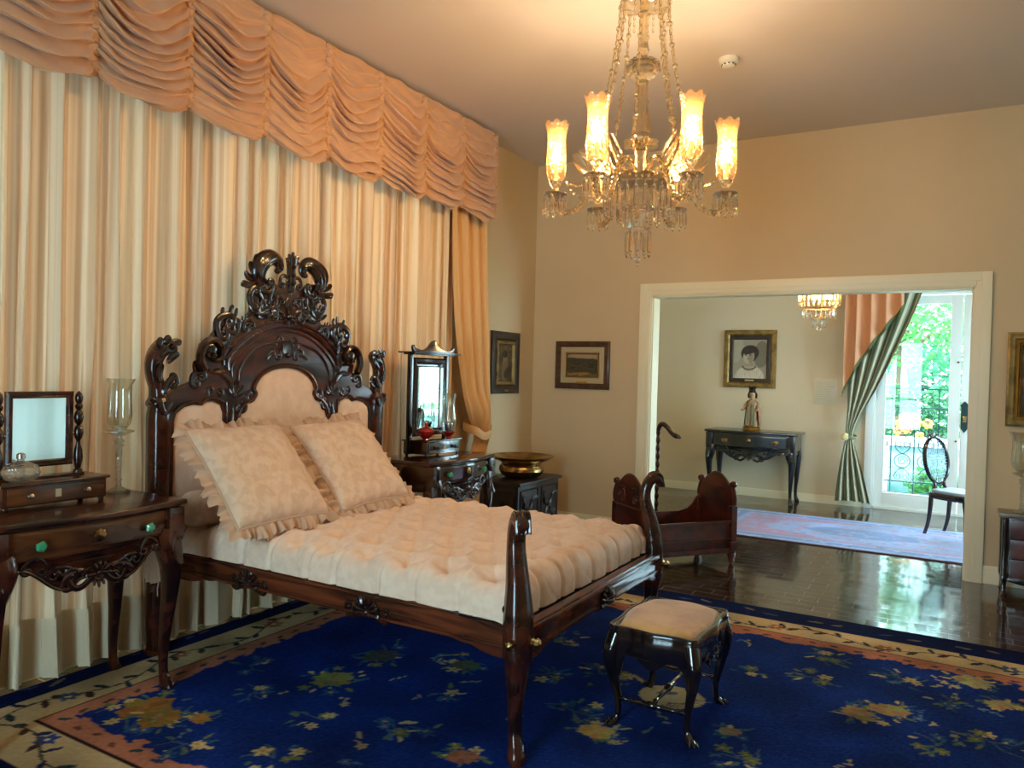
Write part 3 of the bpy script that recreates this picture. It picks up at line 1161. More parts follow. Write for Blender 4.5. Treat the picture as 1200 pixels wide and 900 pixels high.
for (wx, wy, r, sd, big) in [
    (-2.53, 2.72, .19, 1, (150, 148, 88)), (-1.98, 2.50, .12, 2, None), (-1.84, 2.55, .06, 3, None), (-1.99, 2.88, .10, 4, None), (-2.10, 3.22, .14, 5, (96, 108, 78)),
    (-2.54, 3.08, .18, 6, (80, 88, 86)), (-.57, 4.07, .16, 7, None), (-.33, 3.74, .15, 8, CR), (-.22, 3.86, .16, 9, CR), (.12, 4.47, .17, 10, (196, 180, 132)),
    (.22, 4.22, .12, 11, (190, 172, 126)), (.17, 3.76, .17, 12, None), (-.68, 3.03, .14, 13, None), (-.78, 3.24, .09, 14, CR), (-2.98, 2.05, .22, 15, (168, 120, 62)),
    (-2.84, 2.02, .17, 35, (164, 124, 66)), (-2.70, 2.11, .09, 16, (190, 130, 70)), (-2.72, 2.42, .11, 17, None), (-2.99, 2.62, .13, 18, None), (-2.33, 2.38, .12, 19, None), (-1.42, 3.05, .16, 20, None), (-1.25, 2.93, .15, 21, (204, 184, 104)), (-1.48, 3.5, .2, 22, None),
    (-.86, 3.96, .10, 23, None), (-.02, 3.60, .13, 24, None), (-1.60, 2.45, .12, 25, (170, 110, 80)), (-2.56, 1.94, .13, 26, None), (-2.2, 2.05, .14, 27, None),
    (-1.7, 3.35, .13, 28, None), (-.2, 4.3, .16, 29, None), (-1.9, 3.9, .15, 30, None), (-2.6, 3.7, .18, 31, None), (.2, 2.6, .2, 32, CR), (-.3, 2.2, .16, 33, None), (-1.1, 1.9, .16, 34, None), (-.55, 4.4, .14, 36, None), (-1.2, 4.3, .16, 37, None), (.02, 4.1, .11, 38, None)]:
    bouquet(wx, wy, r, sd, big=big)
for k in range(60):
    x, y = rg.uniform(ix0 + b2 + .1, ix1 - b2 - .1), rg.uniform(iy0 + b2 + .1, iy1 - b2 - .1)
    c = rg.choice([(150, 140, 104), (84, 110, 120), (120, 124, 92), (60, 96, 130)])
    a = rg.uniform(0, 6)
    for q in range(rg.randint(2, 4)):
        pt.leaf(x + .03 * q * cos(a), y + .03 * q * sin(a), a + rg.uniform(-1, 1), rg.uniform(.012, .022), rg.uniform(.005, .009), c)
    if rg.random() < .5:
        pt.flower(x, y, rg.uniform(.018, .028), c, 5, TAN)
# round fan motif
fx, fy = -1.10 - RX0, 3.44 - RY0
pt.ell(fx, fy, .3, .15, .125, (188, 172, 128))
pt.ell(fx - .03, fy + .03, .5, .05, .02, (90, 100, 110))
for k in range(16):
    a = -1.6 + k * .13
    pt.line([(fx + cos(a) * .08, fy + sin(a) * .07), (fx + cos(a) * .145, fy + sin(a) * .12)], .004, (120, 108, 84))
pt.line([(fx - .1, fy + .04), (fx - .24, fy + .14)], .012, (170, 150, 104))
pt.noise(5, .22)
M_rug = painted('woven_wool_rug', rough=0.95, bump=(220, 0.3), sheen=0.0, spec=.05)
rug = pt.sheet('rug', M_rug, lambda X, Y: (X + RX0, Y + RY0, 0.012 + 0.0006 * np.sin(X * 9) * np.sin(Y * 7)), thick=(0, 0, -.0115))
tag(rug, 'large deep blue floral rug with beige vine border under the carved bed', 'rug')

p2 = Paint(3.6, 1.55, 0.012, (150, 170, 196), 9)
p2.rect(.0, 3.6, 0, .03, (120, 36, 60))
p2.rect(.0, 3.6, 1.52, 1.55, (120, 36, 60))
for (o, c) in ((.03, (150, 196, 220)), (.10, (74, 132, 186)), (.17, (160, 190, 212)), (.24, (212, 122, 146))):
    p2.rect(o, 3.6 - o, o, 1.55 - o, c)
rg = random.Random(5)
for k in range(420):
    x, y = rg.uniform(.02, 3.58), rg.uniform(.03, 1.52)
    inner = .26 < x < 3.34 and .26 < y < 1.29
    p2.flower(x, y, rg.uniform(.02, .05), rg.choice([(226, 136, 156), (150, 180, 206), (216, 160, 176)] if inner else [(70, 116, 160), (190, 206, 214), (120, 160, 190)]), 5)
p2.ell(1.75, .78, 0, 1.25, .50, (170, 186, 208), .08)
for k in range(160):
    a, d = rg.uniform(0, TAU), rg.uniform(.2, 1)
    p2.flower(1.75 + 1.15 * d * cos(a), .78 + .45 * d * sin(a), rg.uniform(.02, .05), rg.choice([(224, 130, 156), (214, 140, 160), (190, 196, 214), (110, 150, 190)]), 5)
p2.ell(1.4, .78, 0, .50, .22, (72, 128, 176), .12)
for k in range(50):
    a, d = rg.uniform(0, TAU), rg.uniform(.1, .9)
    p2.flower(1.4 + .45 * d * cos(a), .78 + .2 * d * sin(a), rg.uniform(.015, .04), rg.choice([(120, 166, 200), (54, 104, 156), (200, 170, 180)]), 5)
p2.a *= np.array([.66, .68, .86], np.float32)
p2.noise(7, .12)
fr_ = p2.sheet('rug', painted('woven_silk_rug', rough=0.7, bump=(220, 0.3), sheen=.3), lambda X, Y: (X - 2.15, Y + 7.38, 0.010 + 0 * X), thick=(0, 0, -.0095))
tag(fr_, 'pale blue and pink oriental rug lying in the room beyond the wide opening', 'rug')

# ================================================================== BED
BY = 3.29
bed = thing('bed', 'carved dark rosewood bed with tall scrolled headboard and blush padded panels', 'bed', (-2.45, BY, 0))
HX = -3.49 + 2.45        # front plane of headboard, local


def mir(h):
    """right half outline -> closed symmetrical outline"""
    return h + [(-a, b) for a, b in reversed(h) if abs(a) > 1e-6]


half = [(.80, .40), (.80, 1.33), (.745, 1.372), (.66, 1.40), (.61, 1.43), (.585, 1.48), (.60, 1.55), (.588, 1.61), (.535, 1.64), (.505, 1.68),
        (.488, 1.75), (.43, 1.785), (.39, 1.765), (.345, 1.752), (.28, 1.775), (.252, 1.84), (.252, 1.91), (.262, 1.95), (.225, 2.02), (.17, 2.01), (.14, 1.97), (.11, 1.99), (.06, 1.975), (.035, 2.0)]
outl = mir(half)
cpan = [(.345, .62), (.345, 1.20), (.322, 1.255), (.285, 1.29), (.240, 1.312), (.226, 1.335), (.238, 1.36), (.226, 1.40), (.18, 1.45), (.10, 1.487), (0, 1.50)]
cph = mir(cpan)
sph = [(.452, .62), (.452, 1.235), (.47, 1.28), (.52, 1.30), (.565, 1.297), (.59, 1.278), (.64, 1.285), (.70, 1.272), (.745, 1.24), (.757, 1.20), (.757, .62)]
spl = [(-a, b) for a, b in reversed(sph)]
hbm = MB().plate([outl, cph, sph, spl], -.05, .0, .006, YZ(HX))
hb = hbm.build('headboard', M_roseH, bed, sharp=30)
for nm, L in (('c', cph), ('r', sph), ('l', spl)):
    cx = sum(p[0] for p in L) / len(L)
    big = [(cx + (a - cx) * 1.02, b) for a, b in L]
    pm = MB().plate([big], -.040, -.004, .018, YZ(HX), res=4)
    pm.build('padded_panel', M_panel, bed, sharp=0)
CM = YZ(HX)
# mouldings: double arch, panel beads
mo = MB()


def bead(pts, r, d=0.0, closed=False):
    q = cr(pts, 5, closed)
    mo.tube([CM(a, b, d) for a, b in q], r, 7, closed=closed)


arch = [(-.435, 1.47), (-.435, 1.53), (-.375, 1.60), (-.27, 1.675), (-.14, 1.727), (0, 1.745), (.14, 1.727), (.27, 1.675), (.375, 1.60), (.435, 1.53), (.435, 1.47)]
bead(arch, .016)
bead([(a * .93, b - .035) for a, b in arch], .008)
bead([(a * 1.06, b + .028) for a, b in arch], .010)
bead([(-.375, 1.38), (-.36, 1.42), (-.355, 1.47), (-.30, 1.555), (-.2, 1.615), (0, 1.65), (.2, 1.615), (.30, 1.555), (.355, 1.47), (.36, 1.42), (.375, 1.38)], .009)
pb = [(a * 1.03, b + .004) for a, b in cpan]
bead(mir(pb)[1:-1], .014)
for s in (1, -1):
    bead([(s * a, b) for a, b in [(.437, .7), (.437, 1.235), (.458, 1.293), (.52, 1.318), (.568, 1.313), (.60, 1.292), (.64, 1.30), (.71, 1.287), (.765, 1.25)]], .010)
    bead([(s * .415, .7), (s * .415, 1.2)], .007)
    bead([(s * .372, .7), (s * .372, 1.18)], .007)
    bead([(s * .56, 1.47), (s * .52, 1.455), (s * .45, 1.46), (s * .42, 1.42), (s * .40, 1.37)], .012)
mo.build('arch_moulding', M_rose, bed)


def carve(name, fn, m=None, parent=None):
    k = MB()
    fn(k)
    return k.build(name, m or M_carve, parent or bed)


# big ear shells, shoulder scrolls
for s in (1, -1):
    def ear(k, s=s):
        q = [Vector((s * x, z)) for x, z in [(.60, 1.47), (.627, 1.53), (.60, 1.61), (.535, 1.635), (.49, 1.59), (.50, 1.535), (.535, 1.525), (.548, 1.55)]]
        q = cr([tuple(v) for v in q], 6)
        k.tube([CM(a, b, .02) for a, b in q], [(.026 * (1 - .55 * i / len(q)), .024) for i in range(len(q))], 8, ref=(1, 0, 0))
        k.ball(CM(s * .55, 1.58, .008), (.02, .048, .05), 12, 8)
        k.ball(CM(s * .545, 1.548, .03), .017, 8, 6)
        spray(k, CM, (s * .475, 1.53), .09, 5, PI / 2 + s * .3, 2.4, seed=3)
        cscroll(k, CM, (s * .66, 1.40), (s * .60, 1.455), -.3 * s, .018, curl=.6)
        leafc(k, CM, (s * .64, 1.45), PI / 2 + s * .2, .07, .02, curl=-s * .8)
        leafc(k, CM, (s * .52, 1.47), (PI if s > 0 else 0), .13, .02, curl=s * .9)
    carve('shell_carving', ear)

    def shoulder(k, s=s):
        cscroll(k, CM, (s * .505, 1.66), (s * .44, 1.775), -.35 * s, .022, curl=.55, d=.008)
        cscroll(k, CM, (s * .37, 1.735), (s * .45, 1.69), -.4 * s, .014, curl=.5, d=.01)
        leafc(k, CM, (s * .42, 1.78), PI / 2 - s * .2, .055, .016, curl=s * .7)
        leafc(k, CM, (s * .46, 1.76), PI / 2 - s * .7, .06, .016, curl=s * .7)
        leafc(k, CM, (s * .39, 1.77), PI / 2 + s * .5, .05, .014, curl=-s * .7)
        spray(k, CM, (s * .47, 1.70), .07, 5, PI / 2 - s * 1.9, 2.2, seed=7)
        leafc(k, CM, (s * .34, 1.757), (PI if s > 0 else 0), .08, .015, curl=s * .5)
    carve('shoulder_scroll', shoulder)

    def vol(k, s=s):
        # great acanthus volute at the top
        q = cr([(.215, 1.965, .026), (.25, 2.025, .044), (.228, 2.09, .054), (.165, 2.13, .050), (.11, 2.12, .038), (.092, 2.08, .026), (.108, 2.052, .016)], 6)
        k.tube([CM(s * a, b, .016) for a, b, r in q], [(r, r * .8) for a, b, r in q], 10, ref=(1, 0, 0))
        for off in (-.5, 0, .5):
            k.tube([CM(s * (a + off * r), b + off * r * .5, .016 + r * .62) for a, b, r in q[2:-4]], [(.2 * r) for a, b, r in q[2:-4]], 6)
        k.ball(CM(s * .112, 2.06, .02), .018, 8, 6)
        for (bx, bz, an, L) in ((.245, 2.03, .2, .09), (.255, 1.995, -.2, .10), (.235, 2.07, .7, .075), (.275, 1.965, -.5, .09), (.20, 2.11, 1.2, .045)):
            leafc(k, CM, (s * bx, bz), an if s > 0 else PI - an, L, .022, curl=s * 1.0, d=.005)
        k.ball(CM(s * .345, 1.955, .01), .016, 8, 6)
        cscroll(k, CM, (s * .262, 1.83), (s * .268, 1.945), -.28 * s, .020, curl=.4, d=.005)
        cscroll(k, CM, (s * .20, 1.93), (s * .13, 1.985), .3 * s, .014, curl=.5, d=.012)
        spray(k, CM, (s * .245, 1.80), .09, 6, PI / 2 + s * .2, 3.4, seed=11, d=.006)
        leafc(k, CM, (s * .19, 1.90), PI / 2, .09, .02, curl=s)
        cscroll(k, CM, (s * .17, 1.84), (s * .10, 1.90), .3 * s, .012, curl=.6, d=.005)
        leafc(k, CM, (s * .03, 1.80), PI / 2 - s * .6, .13, .02, curl=-s * 1.4)
        leafc(k, CM, (s * .045, 1.83), PI / 2 - s * 1.2, .10, .016, curl=-s * 1.6)
    carve('crest_volute', vol)

    def inner(k, s=s):
        spray(k, CM, (s * .385, 1.33), .085, 5, PI / 2 + s * .2, 3.0, seed=21)
        cscroll(k, CM, (s * .295, 1.335), (s * .25, 1.305), .5 * s, .014, curl=.6)
        cscroll(k, CM, (s * .36, 1.24), (s * .30, 1.29), .4 * s, .011, curl=.5)
        leafc(k, CM, (s * .393, 1.28), -PI / 2, .12, .014, curl=.3 * s)
        cscroll(k, CM, (s * .56, 1.345), (s * .47, 1.33), .3 * s, .011, curl=.5)
    carve('stile_carving', inner)


def finial(k):
    q = cr([(.018, 1.95, .024), (.018, 2.05, .026), (.02, 2.11, .030), (.018, 2.155, .036)], 5)
    k.tube([CM(a, b, .0) for a, b, r in q], [(r, r * .8) for a, b, r in q], 8, sq=3, ref=(1, 0, 0))
    for a in (.3, .9, 1.57, 2.2, 2.8):
        leafc(k, CM, (.018, 2.135), a, .055, .017, curl=(1.57 - a) * -1.0, d=.008)
    for zz in (2.0, 2.05, 2.10):
        k.ball(CM(.018, zz, .022), .014, 8, 6)
    cscroll(k, CM, (-.07, 1.99), (.0, 2.03), .4, .012, curl=.5)
    cscroll(k, CM, (.10, 1.99), (.035, 2.03), -.4, .012, curl=.5)


carve('finial', finial)


def cart(k):
    leafc(k, CM, (.0, 1.93), -PI / 2, .14, .028, curl=.4)
    leafc(k, CM, (.02, 1.96), -PI / 2 - .2, .12, .02, curl=-.5)
    shell(k, CM, (0, 1.80), .05, 7, -PI / 2, 3.0)
    k.ball(CM(0, 1.80, .02), (.012, .02, .02), 8, 6)
    for s in (1, -1):
        cscroll(k, CM, (s * .06, 1.79), (s * .02, 1.755), .4 * s, .009, curl=.6)


carve('crest_cartouche', cart)
for s in (1, -1):
    def spand(k, s=s):
        spray(k, CM, (s * .165, 1.79), .085, 6, PI / 2 - s * .5, 3.2, seed=41, d=.004)
        cscroll(k, CM, (s * .09, 1.785), (s * .15, 1.83), .45 * s, .011, curl=.55, d=.006)
        cscroll(k, CM, (s * .11, 1.87), (s * .05, 1.90), -.4 * s, .010, curl=.55, d=.006)
        leafc(k, CM, (s * .14, 1.86), PI / 2 - s * .4, .11, .018, curl=s * 1.1, d=.004)
        leafc(k, CM, (s * .20, 1.83), PI / 2 + s * .3, .10, .016, curl=-s * 1.2, d=.004)
        cscroll(k, CM, (s * .27, 1.745), (s * .335, 1.715), .4 * s, .012, curl=.55, d=.006)
        spray(k, CM, (s * .315, 1.735), .06, 5, PI / 2 - s * .2, 2.8, seed=43, d=.004)
        leafc(k, CM, (s * .40, 1.66), PI / 2 + s * .2, .10, .018, curl=-s * 1.1, d=.006)
        leafc(k, CM, (s * .43, 1.62), PI / 2 - s * .1, .09, .016, curl=s * 1.0, d=.006)
        spray(k, CM, (s * .455, 1.60), .055, 5, PI / 2 + s * .5, 2.8, seed=44, d=.006)
    carve('spandrel_carving', spand)


def spr(k):
    spray(k, CM, (0, 1.565), .10, 9, PI / 2, 3.1, w=.014, seed=31, curl=1.5)
    for s in (1, -1):
        cscroll(k, CM, (s * .05, 1.56), (s * .115, 1.60), .4 * s, .009, curl=.6)
        cscroll(k, CM, (s * .04, 1.60), (s * .075, 1.665), -.4 * s, .009, curl=.6)
        leafc(k, CM, (s * .11, 1.57), (0 if s > 0 else PI), .06, .012, curl=-s)


carve('arch_spray', spr)

# head posts
for s in (1, -1):
    k = MB()
    q = cr([(.0, .0, .040, .045), (.0, .30, .046, .05), (.0, .75, .050, .052), (0, 1.10, .052, .055), (.0, 1.22, .054, .055), (.0, 1.275, .048, .05), (.004, 1.30, .056, .055), (.006, 1.33, .040, .045),
            (.012, 1.38, .036, .042), (.030, 1.43, .036, .04), (.036, 1.49, .038, .042), (.022, 1.54, .040, .046), (-.004, 1.575, .042, .046), (-.02, 1.60, .036, .04), (-.03, 1.615, .02, .026)], 5)
    k.tube([(HX - .02, s * (.835 + a), b) for a, b, r1, r2 in q], [(r1, r2) for a, b, r1, r2 in q], 12, sq=2.8, ref=(1, 0, 0))
    P = k.build('head_post', M_rose, bed)
    k = MB()
    PM = YZ(HX + .01)
    cscroll(k, PM, (s * .815, 1.565), (s * .785, 1.60), .5 * s, .020, curl=.6, d=.01)
    for (bx, bz, an, L) in ((.865, 1.58, 1.3, .05), (.835, 1.60, 1.8, .045), (.80, 1.60, 2.6, .055), (.86, 1.53, 2.2, .09), (.82, 1.50, 2.0, .08), (.84, 1.34, 1.7, .12), (.86, 1.40, 1.2, .1)):
        leafc(k, PM, (s * bx, bz), an if s > 0 else PI - an, L, .022, curl=s * .7, d=.012)
    k.ball(PM(s * .80, 1.585, .03), .016, 8, 6)
    for an in (1.0, 1.6, 2.2):
        leafc(k, PM, (s * .835, 1.24), an if s > 0 else PI - an, .07, .02, curl=0, d=.025)
    cscroll(k, PM, (s * .775, 1.38), (s * .77, 1.44), .3 * s, .013, curl=.5, d=0)
    k.ball(PM(s * .893, 1.315, .0), .018, 8, 6)
    k.build('post_carving', M_carve, P)

# rails
def railprof(L0, L1, zt, zb, drop):
    n = 40
    low = []
    for i in range(n + 1):
        t = i / n
        a = L0 + (L1 - L0) * t
        e = min(t, 1 - t)
        dz = drop * (1 / (1 + math.exp((e - .085) * 120))) + .012 * math.exp(-((e - .115) / .018) ** 2)
        low.append((a, zb - dz))
    return [(L1, zt), (L0, zt)] + low


for s in (1, -1):
    MM = (lambda s: (lambda a, b, d: (a, s * (.735 + d), b)))(s)
    k = MB().plate([railprof(-1.0, 1.02, .535, .425, .035)], -.02, .022, .005, MM)
    k.box(-1.0, 1.0, s * .757, s * .771, .505, .528, .004)
    k.box(-1.0, 1.0, s * .757, s * .766, .432, .445, .004)
    Rl = k.build('side_rail', M_roseX, bed)
    for cx in (-.46, .28):
        k = MB()
        k.ball(MM(cx, .455, .014), (.075, .012, .03), 12, 6)
        shell(k, MM, (cx, .448), .070, 9, PI / 2, 3.4, d=.016)
        for q in (1, -1):
            cscroll(k, MM, (cx + q * .06, .43), (cx + q * .12, .455), -.4 * q, .012, curl=.6, d=.02)
            leafc(k, MM, (cx + q * .04, .43), (-.4 if q > 0 else PI + .4), .075, .014, curl=q * 1.2, d=.02)
            leafc(k, MM, (cx + q * .02, .445), -PI / 2 + q * .6, .035, .011, curl=q, d=.02)
        k.build('shell_carving', M_carve, Rl)
FXX = 1.045
MF = lambda a, b, d: (FXX + d, a, b)
k = MB().plate([railprof(-.74, .74, .535, .425, .035)], -.022, .022, .005, MF)
k.box(FXX + .02, FXX + .034, -.72, .72, .505, .528, .004)
k.box(FXX + .02, FXX + .030, -.72, .72, .432, .445, .004)
fr = k.build('foot_rail', M_roseX, bed)
k = MB()
k.ball(MF(0, .455, .014), (.012, .075, .03), 12, 6)
shell(k, MF, (0, .448), .070, 9, PI / 2, 3.4, d=.018)
for q in (1, -1):
    cscroll(k, MF, (q * .055, .435), (q * .10, .455), -.4 * q, .010, curl=.6, d=.02)
    leafc(k, MF, (q * .04, .43), (-.4 if q > 0 else PI + .4), .075, .014, curl=q * 1.2, d=.02)
k.build('shell_carving', M_carve, fr)
# slats under the mattress
k = MB()
for i in range(9):
    k.box(-.95 + i * .235, -.85 + i * .235, -.715, .715, .500, .518)
k.build('slats', M_dark, bed)

# foot posts
for s in (1, -1):
    k = MB()
    q = cr([(.035, .0, .026, .030), (.035, .03, .034, .036), (.02, .075, .026, .028), (.006, .13, .023, .025), (.0, .24, .030, .031), (.006, .34, .042, .042), (.014, .40, .050, .052), (.014, .42, .052, .056),
            (.012, .55, .052, .056), (.008, .60, .048, .054), (-.006, .68, .042, .046), (-.030, .76, .036, .040), (-.045, .83, .032, .036), (-.038, .89, .030, .036), (-.014, .93, .030, .036), (.016, .938, .028, .034), (.036, .915, .024, .032), (.036, .89, .014, .03)], 5)
    k.tube([(1.02 + a * .75, s * (.745 + a * .75), b) for a, b, r1, r2 in q], [(r1, r2) for a, b, r1, r2 in q], 12, sq=2.7, ref=(-.5 * s, 1, 0))
    P = k.build('foot_post', M_rose, bed)
    k = MB()
    for s2 in (-.022, -.008, .008, .022):
        k.tube([(1.02 + a * .75 + .010 * (1 if b < .9 else .3) + s2 * .8, s * (.745 + a * .75 + .010 * (1 if b < .9 else .3) - s2 * .8), b + (.028 if b > .9 else 0)) for a, b, r1, r2 in q if b > .885 and a > -.04], .007, 6)
    PO = lambda b: -.018 if b > .56 else 0
    PMx = lambda a, b, d, s=s: (1.02 + .045 + d + PO(b), s * (.745 + PO(b)) + a, b)
    PMy = lambda a, b, d, s=s: (1.02 + a + PO(b), s * (.745 + .05 + d + PO(b)), b)
    for PM in (PMx, PMy):
        leafc(k, PM, (0, .40), -PI / 2, .12, .022, curl=.3, d=-.008, lift=0)
        leafc(k, PM, (.0, .57), PI / 2, .13, .018, curl=-.4, d=-.010, lift=-.05)
        leafc(k, PM, (.0, .60), PI / 2 + .3, .09, .013, curl=-.6, d=-.010, lift=-.05)
        cscroll(k, PM, (-.02, .60), (.02, .56), .5, .009, curl=.5, d=-.004)
    for a in (-.6, 0, .6):
        leafc(k, PMx, (a * .03, .005), PI / 2 + a * .2, .09, .014, d=-.012, lift=-.25)
        leafc(k, PMy, (a * .03 + .03, .005), PI / 2 + a * .2, .09, .014, d=-.024, lift=-.25)
    k.build('post_carving', M_carve, P)
    k = MB()
    for z in (.475,):
        k.lathe([(0, 0), (.016, .0), (.018, .008), (.010, .014), (.019, .022), (.017, .034), (.006, .042), (0, .044)], 12, (1.02 + .062, s * .745, z), axis='x', fn=lambda th, i: 1 + .12 * cos(6 * th))
    k.build('bolt_cap', M_brass, P)
    k = MB()
    k.lathe([(0, 0), (.016, .0), (.018, s * -.008), (.010, s * -.014), (.019, s * -.022), (.017, s * -.034), (.006, s * -.042), (0, s * -.044)] if s < 0 else [(0, 0), (.016, 0), (.018, .008), (.010, .014), (.019, .022), (.017, .034), (.006, .042), (0, .044)],
            12, (1.02 + .014, s * (.745 + .054), .475), axis='y', fn=lambda th, i: 1 + .12 * cos(6 * th))
    if s < 0:
        k = MB().lathe([(0, 0), (.016, 0), (.018, -.008), (.010, -.014), (.019, -.022), (.017, -.034), (.006, -.042), (0, -.044)], 12, (1.02 + .014, -(.745 + .054), .475), axis='y', fn=lambda th, i: 1 + .12 * cos(6 * th))
    k.build('bolt_cap', M_brass, P)

# mattress : tufted
A, B, R_, HT = .955, .715, .055, .165
ZB = .520
rg = random.Random(12)
TX, TY = .212, .165
tufts = []
for i in range(-5, 6):
    for j in range(-5, 6):
        x, y = i * TX + (TX / 2 if j % 2 else 0), j * TY
        if abs(x) < A - .05 and abs(y) < B - .04:
            tufts.append((x + rg.uniform(-.014, .014), y + rg.uniform(-.012, .012)))
tv = np.array(tufts)
nu, nv = 260, 200
su = np.linspace(-(A + .10), A + .10, nu)
sv = np.linspace(-(B + .10), B + .10, nv)
U, V = np.meshgrid(su, sv, indexing='ij')
d = np.sqrt((U[..., None] - tv[:, 0]) ** 2 + (V[..., None] - tv[:, 1]) ** 2)
dm = d.min(-1)
ds = np.sort(d, -1)
ridge = ds[..., 1] - ds[..., 0]
H = .060 * (1 - np.exp(-(dm / .07) ** 1.4))
# pleats joining neighbouring tufts along the diamond
pu = (U / TX + V / (2 * TY))
pv = (U / TX - V / (2 * TY))
cre = lambda p, w: np.exp(-((p - np.round(p)) / w) ** 2)
top = (np.abs(U) < A) & (np.abs(V) < B)
wob_ = .05 * np.sin(U * 9 + V * 5) + .04 * np.sin(V * 13 - U * 6)
H -= .018 * (cre(pu + wob_, .045) + cre(pv - wob_, .05)) * (.25 + .75 * np.exp(-(dm / .07) ** 2))
# side scallops
eu = np.clip((np.abs(U) - A + .12) / .1, 0, 1)
ev = np.clip((np.abs(V) - B + .10) / .1, 0, 1)
H -= eu * .022 * cre(V / TY + .12 * np.sin(V * 21), .10) + ev * .024 * cre(U / TX + .5 + .1 * np.sin(U * 17), .055)
H += .0025 * np.sin(U * 31 + 3 * np.sin(V * 17)) * np.sin(V * 27 + 2 * np.sin(U * 13)) + .006 * np.sin(U * 7 + 1.3 * np.sin(V * 5)) * np.sin(V * 6 + 1)
H += .012 * np.cos(U / A * PI / 2) * np.cos(V / B * PI / 2)


def bend(q, a):
    t = np.maximum(np.abs(q) - a, 0)
    ang = np.minimum(t / R_, PI / 2)
    off = np.minimum(np.abs(q), a) + R_ * np.sin(ang)
    drop = R_ * (1 - np.cos(ang)) + np.maximum(t - R_ * PI / 2, 0)
    return np.sign(q) * off, drop, ang


X, dx, ax = bend(U, A - R_ + .01)
Y, dy, ay = bend(V, B - R_ + .015)
drop = np.minimum(dx + dy, HT - .03)
dirz = np.cos(np.maximum(ax, ay))
Zt = ZB + HT - .04 - drop + H * np.maximum(dirz, .0)
X = X + np.sign(U) * H * np.sin(ax) * .6
Y = Y + np.sign(V) * H * np.sin(ay) * .6
Zt = np.maximum(Zt, ZB + .003)
mb = MB()
P = np.stack([X, Y, Zt - ZB], -1).reshape(-1, 3).tolist()
F = [(i * nv + j, (i + 1) * nv + j, (i + 1) * nv + j + 1, i * nv + j + 1) for i in range(nu - 1) for j in range(nv - 1)]
mb.add(P, F)
mat_ = mb.build('mattress', M_matt, fixn=False, sharp=0)
mat_.location = (-2.445, BY, ZB)
tag(mat_, 'deep tufted blush silk mattress lying on the carved bed', 'mattress')


def pillow(name, label, loc, lean, roll, W, Hh, T, seed, grp):
    root = thing(name, label, 'pillow', loc, 0, grp)
    ra = random.Random(seed)
    ph = [ra.uniform(0, TAU) for _ in range(8)]
    ux = Vector((0, 1, 0))
    uy = Vector((-sin(lean), 0, cos(lean)))
    un = ux.cross(uy) * 1.0
    Rr = Matrix.Rotation(roll, 3, un)
    ux, uy = Rr @ ux, Rr @ uy

    def P(a, b, n):
        v = ux * a + uy * b + un * n
        return (v.x, v.y, v.z)
    k = MB()
    for side in (1, -1):
        def f(u, v, side=side):
            a, b = 2 * u - 1, 2 * v - 1
            e = max((1 - a ** 4) * (1 - b ** 4), 0) ** .55
            n = T * e * (1 + .06 * sin(3 * a + ph[0]) + .05 * sin(4 * b + ph[1]))
            # wrinkles running in from seams
            edge = max(abs(a), abs(b))
            wr = .006 * max(0, edge - .55) / .45 * sin(22 * (a if abs(b) > abs(a) else b) + ph[2] + 3 * sin(5 * a)) * e
            n += wr + .004 * sin(7 * a + 5 * b + ph[3]) * e
            sx = 1 - .05 * (1 - b * b) * abs(a) ** 2
            sy = 1 - .05 * (1 - a * a) * abs(b) ** 2
            sag = -.03 * (b - 1) * .5 * T
            return P(a * W / 2 * sx, b * Hh / 2 * sy + sag, side * n)
        k.grid(f, 48, 48)
    k.build('pillow_cover', M_pillow, root, sharp=0)
    # frill all round
    k = MB()
    ns, nr = 640, 8
    per_ = 2 * (W + Hh)

    def fr(u, v):
        s = u * 4
        e = int(s) % 4
        t = (s - int(s)) * 2 - 1
        a, b, na, nb = [(t, -1, 0, -1), (1, t, 1, 0), (-t, 1, 0, 1), (-1, -t, -1, 0)][e]
        sx = 1 - .05 * (1 - b * b) * abs(a) ** 2
        sy = 1 - .05 * (1 - a * a) * abs(b) ** 2
        # round the corner direction
        c = max(0, abs(t) - .86) / .14
        if c > 0:
            sg = 1 if t > 0 else -1
            tx, ty = [(sg, 0), (0, sg), (-sg, 0), (0, -sg)][e]
            na, nb = na + tx * c, nb + ty * c
            L = math.hypot(na, nb)
            na, nb = na / L, nb / L
        wv = v * (.064 + .012 * sin(u * 61 + ph[4]) + .006 * sin(u * 133 + ph[7]))
        wav = .016 * v ** .8 * sin(u * TAU * 29 + 2.6 * sin(u * 37 + ph[5])) + .009 * v * sin(u * TAU * 67 + 2 * sin(u * 50 + ph[6]))
        base = .004 * sin(u * TAU * 60)
        droop = -.25 * v * wv
        A_, B_ = a * W / 2 * sx + na * wv * (1 + .10 * sin(u * TAU * 29 + 1)), b * Hh / 2 * sy + nb * wv + .01 * v * sin(u * 90)
        return P(A_, B_, wav + base + droop)
    k.grid(fr, ns, nr, wu=True)
    k.build('frill', M_ruffle, root, fixn=False, sharp=0)
    k = MB()
    pts = []
    for i in range(160):
        s = i / 160 * 4
        e = int(s) % 4
        t = (s - int(s)) * 2 - 1
        a, b = [(t, -1), (1, t), (-t, 1), (-1, -t)][e]
        sx = 1 - .05 * (1 - b * b) * abs(a) ** 2
        sy = 1 - .05 * (1 - a * a) * abs(b) ** 2
        pts.append(P(a * W / 2 * sx, b * Hh / 2 * sy, .004))
    k.tube(pts, .006, 6, closed=True)
    k.build('piping', M_ruffle, root)
    return root


